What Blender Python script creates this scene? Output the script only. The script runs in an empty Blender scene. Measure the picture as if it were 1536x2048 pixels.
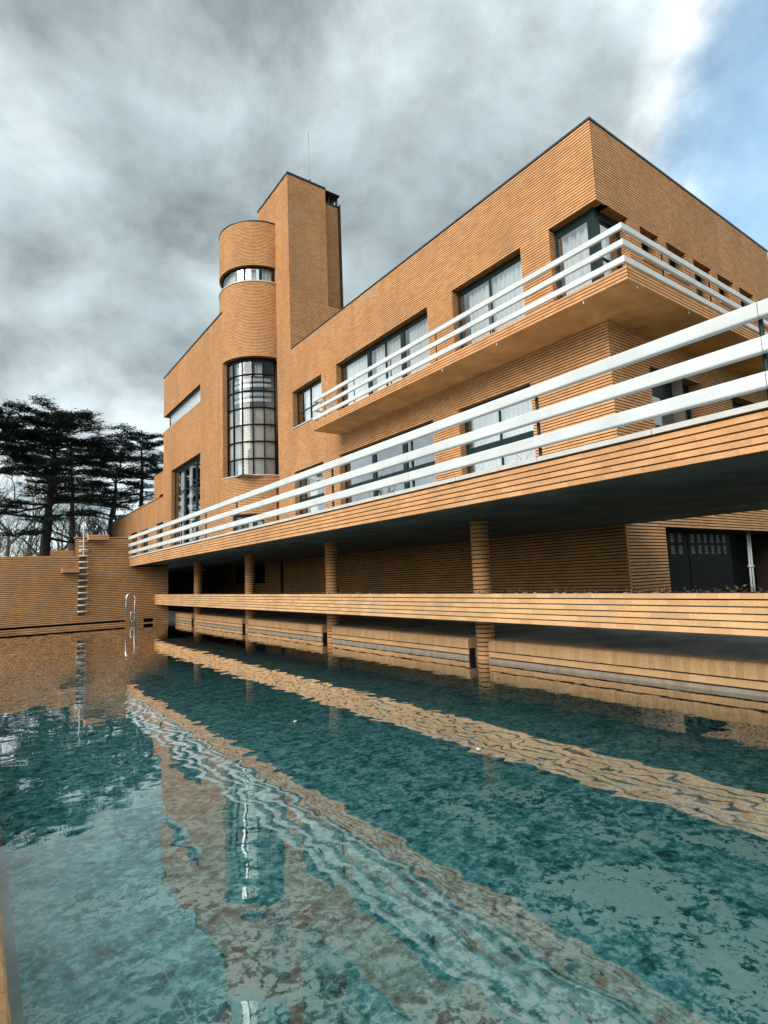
import bpy, math, random
import numpy as np
from mathutils import Matrix, Vector
random.seed(7)
RS = np.random.RandomState(5)
sc = bpy.context.scene
COL = sc.collection

# ------------------------------------------------------------------ camera
CAM = np.array([0.0, 0.0, 1.6])
FW = np.array([0.585, 0.803, 0.118]); RT = np.array([0.810, -0.585, -0.039]); UP = np.array([-0.038, -0.118, 0.992])
yaw, pit, rol = math.radians(53.92909283), math.radians(6.77007752), math.radians(-2.23071353)
FW = np.array([math.cos(yaw)*math.cos(pit), math.sin(yaw)*math.cos(pit), math.sin(pit)])
r0 = np.cross(FW, [0, 0, 1]); r0 /= np.linalg.norm(r0); u0_ = np.cross(r0, FW)
RT = math.cos(rol)*r0 + math.sin(rol)*u0_; UP = -math.sin(rol)*r0 + math.cos(rol)*u0_
cd = bpy.data.cameras.new('camera'); cam = bpy.data.objects.new('camera', cd); COL.objects.link(cam)
cam.matrix_world = Matrix(((RT[0], UP[0], -FW[0], CAM[0]), (RT[1], UP[1], -FW[1], CAM[1]), (RT[2], UP[2], -FW[2], CAM[2]), (0, 0, 0, 1)))
FPX = 1126.78
cd.sensor_width = 36; cd.lens = 36*FPX/2048; cd.clip_start = 0.05; cd.clip_end = 3000
sc.camera = cam

# ------------------------------------------------------------------ node helpers
class NT:
    def __init__(s, tree):
        s.t = tree; s.n = tree.nodes; s.l = tree.links; s.n.clear()
    def add(s, kind, props=None, **ins):
        nd = s.n.new(kind)
        for k, v in (props or {}).items(): setattr(nd, k, v)
        for k, v in ins.items():
            key = int(k[1:]) if k[0] == 'i' and k[1:].isdigit() else k.replace('_', ' ')
            sock = nd.inputs[key]
            if isinstance(v, bpy.types.NodeSocket): s.l.new(v, sock)
            else: sock.default_value = v
        return nd
    def math(s, op, a, b=0.0, clamp=False):
        return s.add('ShaderNodeMath', dict(operation=op, use_clamp=clamp), i0=a, i1=b).outputs[0]
    def noise(s, vec, scale, detail=6, rough=0.55, dist=0.0):
        return s.add('ShaderNodeTexNoise', None, Vector=vec, Scale=scale, Detail=detail, Roughness=rough, Distortion=dist).outputs['Fac']
    def ramp(s, fac, stops, interp='LINEAR'):
        nd = s.n.new('ShaderNodeValToRGB'); cr = nd.color_ramp; cr.interpolation = interp
        while len(cr.elements) < len(stops): cr.elements.new(0.5)
        for e, (p, c) in zip(cr.elements, stops):
            e.position = p; e.color = (c, c, c, 1) if isinstance(c, (int, float)) else (*c, 1)
        s.l.new(fac, nd.inputs[0]); return nd.outputs[0]
    def mix(s, fac, a, b, mode='MIX'):
        nd = s.add('ShaderNodeMix', dict(data_type='RGBA', blend_type=mode))
        for sock, v in ((nd.inputs[0], fac), (nd.inputs[6], a), (nd.inputs[7], b)):
            if isinstance(v, bpy.types.NodeSocket): s.l.new(v, sock)
            elif isinstance(v, (int, float)): sock.default_value = v if sock.type == 'VALUE' else (v, v, v, 1)
            else: sock.default_value = (*v, 1)
        return nd.outputs[2]
    def mrange(s, v, a, b, c=0.0, d=1.0, smooth=False):
        return s.add('ShaderNodeMapRange', dict(interpolation_type='SMOOTHSTEP' if smooth else 'LINEAR'), i0=v, i1=a, i2=b, i3=c, i4=d).outputs[0]

# ------------------------------------------------------------------ sky, sun, exposure
SUN_TO = Vector((-0.83, -0.20, 0.52)).normalized()
sun_el = math.asin(SUN_TO.z); sun_az = math.atan2(SUN_TO.x, SUN_TO.y)
w = bpy.data.worlds.new('World'); sc.world = w; w.use_nodes = True
N = NT(w.node_tree)
tc = N.add('ShaderNodeTexCoord').outputs['Generated']
sep = N.add('ShaderNodeSeparateXYZ', None, Vector=tc)
pv = N.add('ShaderNodeVectorMath', dict(operation='MULTIPLY'), i0=tc, i1=(1.0, 1.0, 1.25)).outputs[0]
SEED = (2.3, 4.1, 0.7)
def cloud(off, detail=9):
    p = N.add('ShaderNodeVectorMath', dict(operation='ADD'), i0=pv, i1=tuple(a+b for a, b in zip(SEED, off))).outputs[0]
    a = N.noise(p, 1.3, 2, 0.5, 0.2); b_ = N.noise(p, 3.1, detail, 0.56, 0.15)
    return N.math('ADD', N.math('MULTIPLY', a, 0.50), N.math('MULTIPLY', b_, 0.50))
dens = cloud((0, 0, 0)); dens_up = cloud((-0.030, 0.0, 0.055), 6)
relief = N.math('SUBTRACT', dens, dens_up)
# the break in the cloud lies over the far right of the house
dirs = Vector((0.86, 0.15, 0.50)).normalized()
dot = N.add('ShaderNodeVectorMath', dict(operation='DOT_PRODUCT'), i0=tc, i1=tuple(dirs)).outputs['Value']
gap = N.mrange(dot, 0.945, 0.998, 0.0, 0.27, True)
# thickest cloud stands over the left, far end
dirg = Vector((0.15, 0.74, 0.66)).normalized()
dotg = N.add('ShaderNodeVectorMath', dict(operation='DOT_PRODUCT'), i0=tc, i1=tuple(dirg)).outputs['Value']
thick = N.mrange(dotg, 0.72, 1.0, 0.0, 0.08, True)
low = N.mrange(sep.outputs[2], 0.36, 0.04, 0.0, 0.075, True)
thick = N.math('SUBTRACT', thick, low)
dens = N.math('ADD', N.math('SUBTRACT', dens, gap), thick)
ccol = N.ramp(dens, [(0.28, (0.38, 0.44, 0.46)), (0.42, (0.43, 0.47, 0.485)), (0.48, (0.355, 0.405, 0.42)), (0.53, (0.250, 0.296, 0.312)), (0.59, (0.180, 0.220, 0.234)), (0.68, (0.130, 0.162, 0.174))])
ccol = N.mix(1.0, ccol, N.add('ShaderNodeCombineXYZ', None, **{k: N.mrange(relief, -0.06, 0.06, 0.58, 1.42) for k in ('i0', 'i1', 'i2')}).outputs[0], 'MULTIPLY')
mask = N.ramp(dens, [(0.12, 0.08), (0.30, 0.32), (0.44, 1.0)])
sky = N.add('ShaderNodeTexSky', dict(sky_type='NISHITA', sun_disc=False, sun_elevation=sun_el, sun_rotation=sun_az, air_density=1.0, dust_density=1.2, ozone_density=1.0))
bg1 = N.add('ShaderNodeBackground', None, Color=N.mix(1.0, sky.outputs[0], (0.86, 1.06, 1.0), 'MULTIPLY'), Strength=0.10)
bg2 = N.add('ShaderNodeBackground', None, Color=ccol, Strength=0.84)
mx = N.add('ShaderNodeMixShader', None, i0=mask, i1=bg1.outputs[0], i2=bg2.outputs[0])
N.add('ShaderNodeOutputWorld', None, Surface=mx.outputs[0])

sl = bpy.data.lights.new('sun', 'SUN'); sl.energy = 1.5; sl.angle = math.radians(42); sl.color = (1.0, 0.94, 0.86)
so = bpy.data.objects.new('sun', sl); COL.objects.link(so)
so.rotation_euler = SUN_TO.to_track_quat('Z', 'Y').to_euler(); so.location = (-20, 5, 40)

sc.view_settings.view_transform = 'Standard'; sc.view_settings.look = 'None'
sc.view_settings.gamma = 1.0; sc.view_settings.use_curve_mapping = False
sc.view_settings.exposure = 1.48
try:
    sc.cycles.max_bounces = 8; sc.cycles.transparent_max_bounces = 16; sc.cycles.use_denoising = True
    sc.cycles.caustics_reflective = False; sc.cycles.caustics_refractive = False
except Exception: pass

# ------------------------------------------------------------------ materials
def newmat(name):
    m = bpy.data.materials.new(name); m.use_nodes = True
    return m, NT(m.node_tree)
def simple(name, col, rough=0.6, var=0.15, scale=3.0, bump=0.0, bscale=30.0, metallic=0.0, spec=0.4):
    m, n = newmat(name)
    oc = n.add('ShaderNodeNewGeometry').outputs['Position']
    f = n.noise(oc, scale, 6, 0.6)
    lo = tuple(c*(1-var) for c in col); hi = tuple(min(1, c*(1+var)) for c in col)
    c = n.ramp(f, [(0.3, lo), (0.7, hi)])
    b = n.add('ShaderNodeBsdfPrincipled', None, Base_Color=c, Roughness=rough, Metallic=metallic)
    b.inputs['Specular IOR Level'].default_value = spec
    if bump:
        bn = n.add('ShaderNodeBump', None, Strength=bump, Distance=0.01, Height=n.noise(oc, bscale, 5, 0.6))
        n.l.new(bn.outputs[0], b.inputs['Normal'])
    n.add('ShaderNodeOutputMaterial', None, Surface=b.outputs[0])
    return m
def brickmat(name, base=(0.615, 0.325, 0.150)):
    m, n = newmat(name)
    geo = n.add('ShaderNodeNewGeometry'); pos = geo.outputs['Position']
    oi = n.add('ShaderNodeObjectInfo').outputs['Random']
    r = n.math('FRACT', n.math('ADD', geo.outputs['Random Per Island'], oi))
    c = n.ramp(r, [(0.0, tuple(v*f for v, f in zip(base, (0.86, 0.83, 0.80)))), (0.35, tuple(v*f for v, f in zip(base, (0.96, 0.955, 0.95)))),
                   (0.7, tuple(v*f for v, f in zip(base, (1.03, 1.03, 1.02)))), (1.0, tuple(v*f for v, f in zip(base, (1.08, 1.10, 1.14))))])
    # weathering: broad darker runs, pale efflorescence, fine grain
    st = n.add('ShaderNodeVectorMath', dict(operation='MULTIPLY'), i0=pos, i1=(0.8, 0.8, 0.35)).outputs[0]
    d1 = n.mrange(n.noise(st, 0.9, 6, 0.62, 0.4), 0.40, 0.70, 0.0, 0.38)
    c = n.mix(d1, c, tuple(v*0.5 for v in base))
    pale = n.mrange(n.noise(pos, 0.75, 7, 0.68, 0.6), 0.57, 0.72, 0.0, 0.55)
    c = n.mix(pale, c, (0.52, 0.38, 0.27))
    rs = n.add('ShaderNodeVectorMath', dict(operation='MULTIPLY'), i0=pos, i1=(2.6, 2.6, 0.16)).outputs[0]
    c = n.mix(n.mrange(n.noise(rs, 1.0, 5, 0.6, 0.2), 0.50, 0.70, 0.0, 0.34), c, tuple(v*0.62 for v in base))
    gr = n.mrange(n.noise(pos, 38, 5, 0.7), 0.3, 0.7, 0.86, 1.10)
    cc = n.add('ShaderNodeCombineXYZ', None, i0=gr, i1=gr, i2=gr).outputs[0]
    c = n.mix(1.0, c, cc, 'MULTIPLY')
    b = n.add('ShaderNodeBsdfPrincipled', None, Base_Color=c, Roughness=0.72)
    b.inputs['Specular IOR Level'].default_value = 0.25
    bn = n.add('ShaderNodeBump', None, Strength=0.14, Distance=0.006, Height=n.noise(pos, 60, 4, 0.65))
    n.l.new(bn.outputs[0], b.inputs['Normal'])
    n.add('ShaderNodeOutputMaterial', None, Surface=b.outputs[0])
    return m
M = {}
M['brick'] = brickmat('yellow_brick')
M['coping_brick'] = brickmat('coping_brick', (0.66, 0.395, 0.195))  # base lightened to stand in for low front light on the pool ledge
M['joint'] = simple('dark_joint_mortar', (0.020, 0.013, 0.008), 0.95, 0.3, 4)
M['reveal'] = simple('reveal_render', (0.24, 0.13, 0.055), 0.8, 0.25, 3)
M['soffit'] = simple('ochre_soffit_render', (0.50, 0.27, 0.10), 0.85, 0.30, 1.1, 0.3, 12)
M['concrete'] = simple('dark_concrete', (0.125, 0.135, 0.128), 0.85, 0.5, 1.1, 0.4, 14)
M['deck'] = simple('grey_deck_concrete', (0.33, 0.335, 0.31), 0.7, 0.5, 1.4, 0.3, 10)
M['stone'] = simple('pale_coping_stone', (0.50, 0.49, 0.47), 0.6, 0.10, 5, 0.2, 40)
M['tile'] = simple('grey_waterline_tile', (0.30, 0.25, 0.195), 0.45, 0.25, 6)
M['zinc'] = simple('dark_zinc_edge', (0.045, 0.05, 0.052), 0.45, 0.3, 6, metallic=0.3)
M['green'] = simple('dark_green_steel', (0.008, 0.022, 0.022), 0.4, 0.25, 5, spec=0.2)
M['black'] = simple('black_steel', (0.009, 0.010, 0.012), 0.5, 0.2, 5, spec=0.03)
M['white'] = simple('white_painted_steel', (0.56, 0.585, 0.60), 0.35, 0.12, 1.6)
M['chrome'] = simple('polished_steel', (0.75, 0.76, 0.77), 0.15, 0.04, 4, metallic=0.9)
M['plaster'] = simple('interior_plaster', (0.23, 0.20, 0.17), 0.9, 0.1, 1)
M['pane_reflection'] = simple('tan_pane_reflection', (0.36, 0.315, 0.27), 0.8, 0.3, 1.2)  # colour of sky and brick reflections, painted on sheets behind the stair panes
M['darkpane'] = simple('dim_pane', (0.03, 0.034, 0.036), 0.5, 0.3, 2)
M['doorpane'] = simple('dusty_door_pane', (0.10, 0.11, 0.10), 0.5, 0.5, 9)
M['soil'] = simple('planter_soil', (0.05, 0.038, 0.028), 0.95, 0.4, 9, 0.8, 25)
M['pebble'] = simple('grey_stone', (0.24, 0.22, 0.20), 0.85, 0.45, 8, 0.6, 40)
M['deadleaf'] = simple('withered_leaf', (0.12, 0.085, 0.055), 0.85, 0.5, 14)
M['bark'] = simple('cedar_bark', (0.028, 0.025, 0.023), 0.95, 0.4, 3, 0.8, 12)
M['twig'] = simple('bare_twig_bark', (0.060, 0.052, 0.046), 0.95, 0.35, 2)
M['hedge'] = simple('dry_hedge_twig', (0.115, 0.100, 0.085), 0.95, 0.45, 1.2)
M['lawn'] = simple('winter_lawn', (0.085, 0.095, 0.045), 0.95, 0.35, 2, 0.6, 30)
def needles():
    m, n = newmat('cedar_needles')
    geo = n.add('ShaderNodeNewGeometry')
    c = n.ramp(geo.outputs['Random Per Island'], [(0.0, (0.010, 0.026, 0.025)), (0.6, (0.020, 0.050, 0.046)), (1.0, (0.045, 0.085, 0.072))])
    b = n.add('ShaderNodeBsdfPrincipled', None, Base_Color=c, Roughness=0.8); b.inputs['Specular IOR Level'].default_value = 0.15
    n.add('ShaderNodeOutputMaterial', None, Surface=b.outputs[0]); return m
M['needles'] = needles()
def glass():
    m, n = newmat('window_glass')
    lw = n.add('ShaderNodeFresnel', None, IOR=1.55).outputs[0]
    f = n.math('MULTIPLY', lw, 0.45, True)
    g = n.add('ShaderNodeBsdfGlossy', None, Color=(0.95, 0.98, 1.0, 1), Roughness=0.012)
    pos = n.add('ShaderNodeNewGeometry').outputs['Position']
    bn = n.add('ShaderNodeBump', None, Strength=0.06, Distance=0.02, Height=n.noise(pos, 1.6, 2, 0.5))
    n.l.new(bn.outputs[0], g.inputs['Normal'])
    t = n.add('ShaderNodeBsdfTransparent', None, Color=(0.95, 0.97, 0.97, 1))
    mxs = n.add('ShaderNodeMixShader', None, i0=f, i1=t.outputs[0], i2=g.outputs[0])
    n.add('ShaderNodeOutputMaterial', None, Surface=mxs.outputs[0]); return m
M['glass'] = glass()
def curtain_mat():
    m, n = newmat('sheer_curtain')
    d = n.add('ShaderNodeBsdfDiffuse', None, Color=(0.84, 0.85, 0.86, 1))
    t = n.add('ShaderNodeBsdfTranslucent', None, Color=(0.6, 0.6, 0.6, 1))
    a = n.add('ShaderNodeMixShader', None, i0=0.15, i1=d.outputs[0], i2=t.outputs[0])
    n.add('ShaderNodeOutputMaterial', None, Surface=a.outputs[0]); return m
M['curtain'] = curtain_mat()
def water_mat():
    m, n = newmat('pool_water_surface')
    pos = n.add('ShaderNodeNewGeometry').outputs['Position']
    s1 = n.add('ShaderNodeVectorMath', dict(operation='MULTIPLY'), i0=pos, i1=(1.0, 1.0, 1.0)).outputs[0]
    h = n.math('ADD', n.math('MULTIPLY', n.noise(s1, 3.0, 1.2, 0.40, 0.3), 0.17), n.math('MULTIPLY', n.noise(s1, 11.0, 1, 0.5), 0.009))
    bn = n.add('ShaderNodeBump', None, Strength=1.0, Distance=0.016, Height=h)
    fr = n.add('ShaderNodeFresnel', None, IOR=1.36)
    n.l.new(bn.outputs[0], fr.inputs['Normal'])
    fac = n.math('ADD', n.math('MULTIPLY', fr.outputs[0], 1.75), 0.025, True)
    g = n.add('ShaderNodeBsdfGlossy', None, Color=(1, 1, 1, 1), Roughness=0.0)
    n.l.new(bn.outputs[0], g.inputs['Normal'])
    t = n.add('ShaderNodeBsdfTransparent', None, Color=(0.82, 0.98, 0.98, 1))
    mxs = n.add('ShaderNodeMixShader', None, i0=fac, i1=t.outputs[0], i2=g.outputs[0])
    n.add('ShaderNodeOutputMaterial', None, Surface=mxs.outputs[0]); return m
M['water'] = water_mat()
def basin_mat():
    m, n = newmat('teal_pool_floor')
    pos = n.add('ShaderNodeNewGeometry').outputs['Position']
    el = n.add('ShaderNodeVectorMath', dict(operation='MULTIPLY'), i0=pos, i1=(1.25, 0.85, 1.0)).outputs[0]
    fine = n.noise(pos, 6.5, 8, 0.66, 0.8)
    speck = n.noise(pos, 19.0, 6, 0.68, 0.5)
    big = n.noise(el, 0.85, 3, 0.55, 0.7)
    mot = n.math('ADD', n.math('MULTIPLY', fine, 0.5), n.math('MULTIPLY', speck, 0.5))
    base = n.ramp(mot, [(0.40, (0.009, 0.060, 0.068)), (0.465, (0.060, 0.250, 0.262)), (0.52, (0.17, 0.42, 0.425)), (0.57, (0.44, 0.62, 0.61))])
    # settled pale silt in ragged mats, thicker near the edge where one stands
    sx = n.add('ShaderNodeSeparateXYZ', None, Vector=pos)
    near = n.mrange(sx.outputs[1], 1.5, 6.0, 0.035, -0.16)
    near = n.math('ADD', near, n.mrange(sx.outputs[0], 0.6, 2.2, 0.055, 0.0))
    v = n.math('ADD', n.math('ADD', big, n.math('MULTIPLY', n.math('SUBTRACT', fine, 0.5), 0.55)), n.math('ADD', near, n.math('MULTIPLY', n.math('SUBTRACT', speck, 0.5), 0.85)))
    silt = n.ramp(v, [(0.545, 0.0), (0.56, 1.0)])
    siltc = n.ramp(speck, [(0.3, (0.40, 0.52, 0.51)), (0.7, (0.58, 0.68, 0.66))])
    c = n.mix(silt, base, siltc)
    # thin pale construction joints of the liner
    jx = n.math('ABSOLUTE', n.math('SUBTRACT', n.math('FRACT', n.math('DIVIDE', sx.outputs[0], 0.62)), 0.5))
    jl = n.math('LESS_THAN', jx, 0.010)
    c = n.mix(n.math('MULTIPLY', jl, n.mrange(n.noise(pos, 2.0, 4, 0.6), 0.45, 0.55, 0.0, 0.6)), c, (0.42, 0.52, 0.50))
    b = n.add('ShaderNodeBsdfPrincipled', None, Base_Color=c, Roughness=0.9)
    n.add('ShaderNodeOutputMaterial', None, Surface=b.outputs[0]); return m
M['basin'] = basin_mat()

# ------------------------------------------------------------------ mesh helpers
class MB:
    def __init__(s): s.v = []; s.f = []
    def poly(s, pts):
        k = len(s.v); s.v += [tuple(p) for p in pts]; s.f.append(tuple(range(k, k+len(pts)))); return s
    def hexa(s, c, back=True):            # c: 8 corners, front loop 0-3, back loop 4-7
        k = len(s.v); s.v += [tuple(p) for p in c]
        fs = [(0, 1, 2, 3), (0, 4, 5, 1), (1, 5, 6, 2), (2, 6, 7, 3), (3, 7, 4, 0)] + ([(7, 6, 5, 4)] if back else [])
        s.f += [tuple(k+i for i in f) for f in fs]; return s
    def box(s, x0, x1, y0, y1, z0, z1):
        return s.hexa([(x0, y0, z0), (x1, y0, z0), (x1, y0, z1), (x0, y0, z1), (x0, y1, z0), (x1, y1, z0), (x1, y1, z1), (x0, y1, z1)])
    def mbox(s, m, u0, u1, z0, z1, d0, d1, back=True):
        return s.hexa([m(u0, z0, d0), m(u1, z0, d0), m(u1, z1, d0), m(u0, z1, d0), m(u0, z0, d1), m(u1, z0, d1), m(u1, z1, d1), m(u0, z1, d1)], back)
    def tube(s, pts, radii, sides=6, cap=True):
        pts = [Vector(p) for p in pts]; n = len(pts); k = len(s.v); a = None
        for i, p in enumerate(pts):
            t = (pts[min(i+1, n-1)] - pts[max(i-1, 0)]).normalized()
            if a is None: a = t.orthogonal().normalized()
            else:
                a = a - t*a.dot(t); a = a.normalized() if a.length > 1e-6 else t.orthogonal().normalized()
            b = t.cross(a); r = radii[i] if hasattr(radii, '__len__') else radii
            for q in range(sides):
                an = 2*math.pi*q/sides; s.v.append(tuple(p + a*(r*math.cos(an)) + b*(r*math.sin(an))))
        for i in range(n-1):
            for q in range(sides):
                s.f.append((k+i*sides+q, k+i*sides+(q+1) % sides, k+(i+1)*sides+(q+1) % sides, k+(i+1)*sides+q))
        if cap:
            s.f.append(tuple(k+q for q in range(sides))[::-1]); s.f.append(tuple(k+(n-1)*sides+q for q in range(sides)))
        return s
    def sweep(s, path, prof):             # path: (x,y) polyline, prof: closed loop of (n, z); mitred corners
        path = [Vector((p[0], p[1])) for p in path]; n = len(path); k = len(s.v); m = len(prof)
        for i, p in enumerate(path):
            d0 = (path[i]-path[i-1]).normalized() if i > 0 else (path[1]-path[0]).normalized()
            d1 = (path[i+1]-path[i]).normalized() if i < n-1 else d0
            n0 = Vector((-d0.y, d0.x)); n1 = Vector((-d1.y, d1.x)); nn = (n0+n1).normalized(); sc_ = 1/max(0.2, nn.dot(n0))
            for (a, z) in prof: q = p + nn*a*sc_; s.v.append((q.x, q.y, z))
        for i in range(n-1):
            for j in range(m):
                s.f.append((k+i*m+j, k+i*m+(j+1) % m, k+(i+1)*m+(j+1) % m, k+(i+1)*m+j))
        s.f.append(tuple(k+j for j in range(m))[::-1]); s.f.append(tuple(k+(n-1)*m+j for j in range(m)))
        return s
    def mesh(s, name):
        me = bpy.data.meshes.new(name); me.from_pydata(s.v, [], s.f); me.update(); return me

WL = {}
def wloc(o): return WL.get(o.name, Vector((0, 0, 0))) if o else Vector((0, 0, 0))
def link(o, parent=None, at=(0, 0, 0)):
    COL.objects.link(o); at = Vector(at); WL[o.name] = at
    if parent: o.parent = parent; o.location = at - wloc(parent)
    else: o.location = at
    return o
def obj(name, mb, mat, parent=None, kind=None, smooth=False, label=None):
    me = mb if isinstance(mb, bpy.types.Mesh) else mb.mesh(name)
    if mat and not me.materials: me.materials.append(M[mat])
    if smooth: me.polygons.foreach_set('use_smooth', [True]*len(me.polygons))
    o = bpy.data.objects.new(name, me); link(o, parent)
    if kind: o['kind'] = kind
    if label: o['label'] = label
    return o
def thing(name, label, cat, at=(0, 0, 0), group=None):
    o = bpy.data.objects.new(name, None); o.empty_display_size = 0.2; link(o, None, at)
    return tag(o, label, cat, group)
def tag(o, label, cat, group=None):
    o['label'] = label; o['category'] = cat
    if group: o['group'] = group
    return o

def mapF(c): return lambda u, z, d: (c+d, u, z)        # faces -X, u = Y
def mapR(c): return lambda u, z, d: (u, c+d, z)        # faces -Y, u = X
def mapL(c): return lambda u, z, d: (u, c-d, z)        # faces +Y
def mapB(c): return lambda u, z, d: (c-d, u, z)        # faces +X
def mapC(cx, cy, R):
    def m(u, z, d):
        a = u/R; r = R-d
        return (cx-r*math.cos(a), cy-r*math.sin(a), z)
    return m

def backing(mb, m, u0, u1, z0, z1, holes, d=0.036, nseg=None):
    us = sorted(set([u0, u1] + [min(max(h[i], u0), u1) for h in holes for i in (0, 1)]))
    if nseg:
        us = sorted(set(us + list(np.linspace(u0, u1, nseg))))
    zs = sorted(set([z0, z1] + [min(max(h[i], z0), z1) for h in holes for i in (2, 3)]))
    for a, b in zip(us[:-1], us[1:]):
        for p, q in zip(zs[:-1], zs[1:]):
            if b-a < 1e-5 or q-p < 1e-5: continue
            um, zm = (a+b)/2, (p+q)/2
            if any(h[0] < um < h[1] and h[2] < zm < h[3] for h in holes): continue
            mb.poly([m(a, p, d), m(b, p, d), m(b, q, d), m(a, q, d)])

def bricks(out, m, u0, u1, z0, z1, holes=(), p=0.08, j=0.027, L=0.24, dep=0.041, proud=0.0012):
    n = int(round((z1-z0)/p))
    for k in range(n):
        za = z0+k*p; zb = za+p-j; zm = (za+zb)/2
        off = (0.0 if k % 2 else L/2) + RS.uniform(-0.012, 0.012)
        spans = [(u0, u1)]
        for h in holes:
            if h[2] < zm < h[3]:
                ns = []
                for a, b in spans:
                    if h[1] <= a or h[0] >= b: ns.append((a, b)); continue
                    if h[0] > a: ns.append((a, h[0]))
                    if h[1] < b: ns.append((h[1], b))
                spans = ns
        for a, b in spans:
            if b-a < 0.015: continue
            i0 = math.floor((a-off)/L); e = a
            while e < b-1e-6:
                nx = off+(i0+1)*L; i0 += 1
                if nx <= e+0.03: continue
                if nx > b-0.03: nx = b
                g = 0.0008
                ua = e if e == a else e+g; ub = nx if nx == b else nx-g
                pr = -RS.uniform(0, proud) if not (e == a or nx == b) else 0.0
                dz = RS.uniform(-0.0004, 0.0004)
                pr = max(pr, -0.002)
                out.append((m, ua, ub, za+dz, zb+dz, pr, dep))
                e = nx
def corners(b):
    m, ua, ub, za, zb, d0, d1 = b
    return [m(ua, za, d0), m(ub, za, d0), m(ub, zb, d0), m(ua, zb, d0), m(ua, za, d1), m(ub, za, d1), m(ub, zb, d1), m(ua, zb, d1)]
BF = np.array([(0, 1, 2, 3), (0, 4, 5, 1), (1, 5, 6, 2), (2, 6, 7, 3), (3, 7, 4, 0)])
def project(P):
    d = np.asarray(P)-CAM; z = d@FW
    if z < 0.1: return None
    return 768+FPX*(d@RT)/z, 1024-FPX*(d@UP)/z
def finish_bricks(owner, lst, mat='brick', nmax=300, ok=None, extra_name='bricks'):
    """The bricks that show largest become parts one by one, the others one joined part."""
    scored = []
    for i, b in enumerate(lst):
        m = b[0]; um, zm = (b[1]+b[2])/2, (b[3]+b[4])/2
        c = np.array(m(um, zm, b[5])); s = -1.0
        if ok is None or ok(c):
            q = project(c)
            if q and -20 < q[0] < 1556 and -20 < q[1] < 2068:
                nrm = np.array(m(um, zm, 0.0))-np.array(m(um, zm, 1.0)); v = CAM-c; dd = np.linalg.norm(v)
                s = (b[2]-b[1])*(b[4]-b[3])*(nrm@v)/dd**3
        scored.append((s, i))
    scored.sort(reverse=True)
    pick = set(i for s, i in scored[:nmax] if s > 0)
    rest = [b for i, b in enumerate(lst) if i not in pick]
    cache = {}
    for i in sorted(pick):
        b = lst[i]; cs = corners(b); ctr = Vector(b[0]((b[1]+b[2])/2, (b[3]+b[4])/2, 0.0))
        loc = [tuple(round(q-w_, 3) for q, w_ in zip(c, ctr)) for c in cs]
        key = tuple(loc)
        if key not in cache:
            me = bpy.data.meshes.new('brick'); me.from_pydata(loc, [], [tuple(f) for f in BF]); me.materials.append(M[mat]); cache[key] = me
        o = bpy.data.objects.new('brick', cache[key]); link(o, owner, ctr)
    if rest:
        n = len(rest); V = np.array([corners(b) for b in rest], dtype=np.float32).reshape(-1, 3)
        F = (BF[None, :, :] + (np.arange(n)*8)[:, None, None]).reshape(-1)
        me = bpy.data.meshes.new(extra_name); me.vertices.add(n*8); me.vertices.foreach_set('co', V.ravel())
        me.loops.add(n*20); me.loops.foreach_set('vertex_index', F.astype(np.int32))
        me.polygons.add(n*5); me.polygons.foreach_set('loop_start', (np.arange(n*5)*4).astype(np.int32)); me.polygons.foreach_set('loop_total', np.full(n*5, 4, dtype=np.int32))
        me.update(calc_edges=True); me.shade_flat(); me.materials.append(M[mat])
        o = bpy.data.objects.new(extra_name, me); link(o, owner); o['kind'] = 'stuff'

# ------------------------------------------------------------------ ground, pool basin, water
WATER_Y0, WATER_Y1 = -0.8, 28.0
g = MB()
g.poly([(-600, -600, 0.36), (-0.28, -600, 0.36), (-0.28, 28.4, 0.36), (-600, 28.4, 0.36)])
g.poly([(-0.28, -600, 0.36), (600, -600, 0.36), (600, -1.2, 0.36), (-0.28, -1.2, 0.36)])
g.poly([(12.6, -1.2, 0.36), (600, -1.2, 0.36), (600, 7.45, 0.36), (12.6, 7.45, 0.36)])
g.poly([(14.3, 7.45, 0.36), (22.5, 7.45, 0.36), (22.5, 8.65, 0.36), (14.3, 8.65, 0.36)])
g.poly([(-600, 28.5, 2.9), (7.45, 28.5, 2.9), (7.45, 38, 2.9), (-600, 38, 2.9)])
g.poly([(-600, 38, 2.9), (600, 38, 2.9), (600, 900, 2.9), (-600, 900, 2.9)])
obj('ground', g, 'lawn', kind='structure')
g = MB(); g.poly([(-3.4, -1.2, 0.366), (-0.11, -1.2, 0.366), (-0.11, 27.9, 0.366), (-3.4, 27.9, 0.366)]); obj('pool_paving', g, 'stone', kind='structure')
b = MB(); zb = -0.50
b.poly([(0.14, -1.0, zb), (8.4, -1.0, zb), (8.4, 28.3, zb), (0.14, 28.3, zb)])
b.poly([(0.215, -1.0, zb), (0.215, 28.3, zb), (0.215, 28.3, -0.06), (0.215, -1.0, -0.06)])
b.poly([(7.834, -1.0, zb), (7.834, 28.3, zb), (7.834, 28.3, -0.03), (7.834, -1.0, -0.03)])
b.poly([(0.13, -0.85, zb), (8.4, -0.85, zb), (8.4, -0.85, 0.2), (0.13, -0.85, 0.2)])
b.poly([(-0.2, 28.1, zb), (8.4, 28.1, zb), (8.4, 28.1, -0.05), (-0.2, 28.1, -0.05)])
obj('pool_basin', b, 'basin', kind='structure')
b = MB(); b.box(0.10, 0.222, -0.85, 28.0, -0.5, -0.045); obj('pool_ledge', b, 'tile', kind='structure')
wt = MB(); wt.poly([(0.10, -0.85, 0), (8.38, -0.85, 0), (8.38, 28.12, 0), (0.10, 28.12, 0)])
obj('pool_water', wt, 'water', kind='structure')

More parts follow.
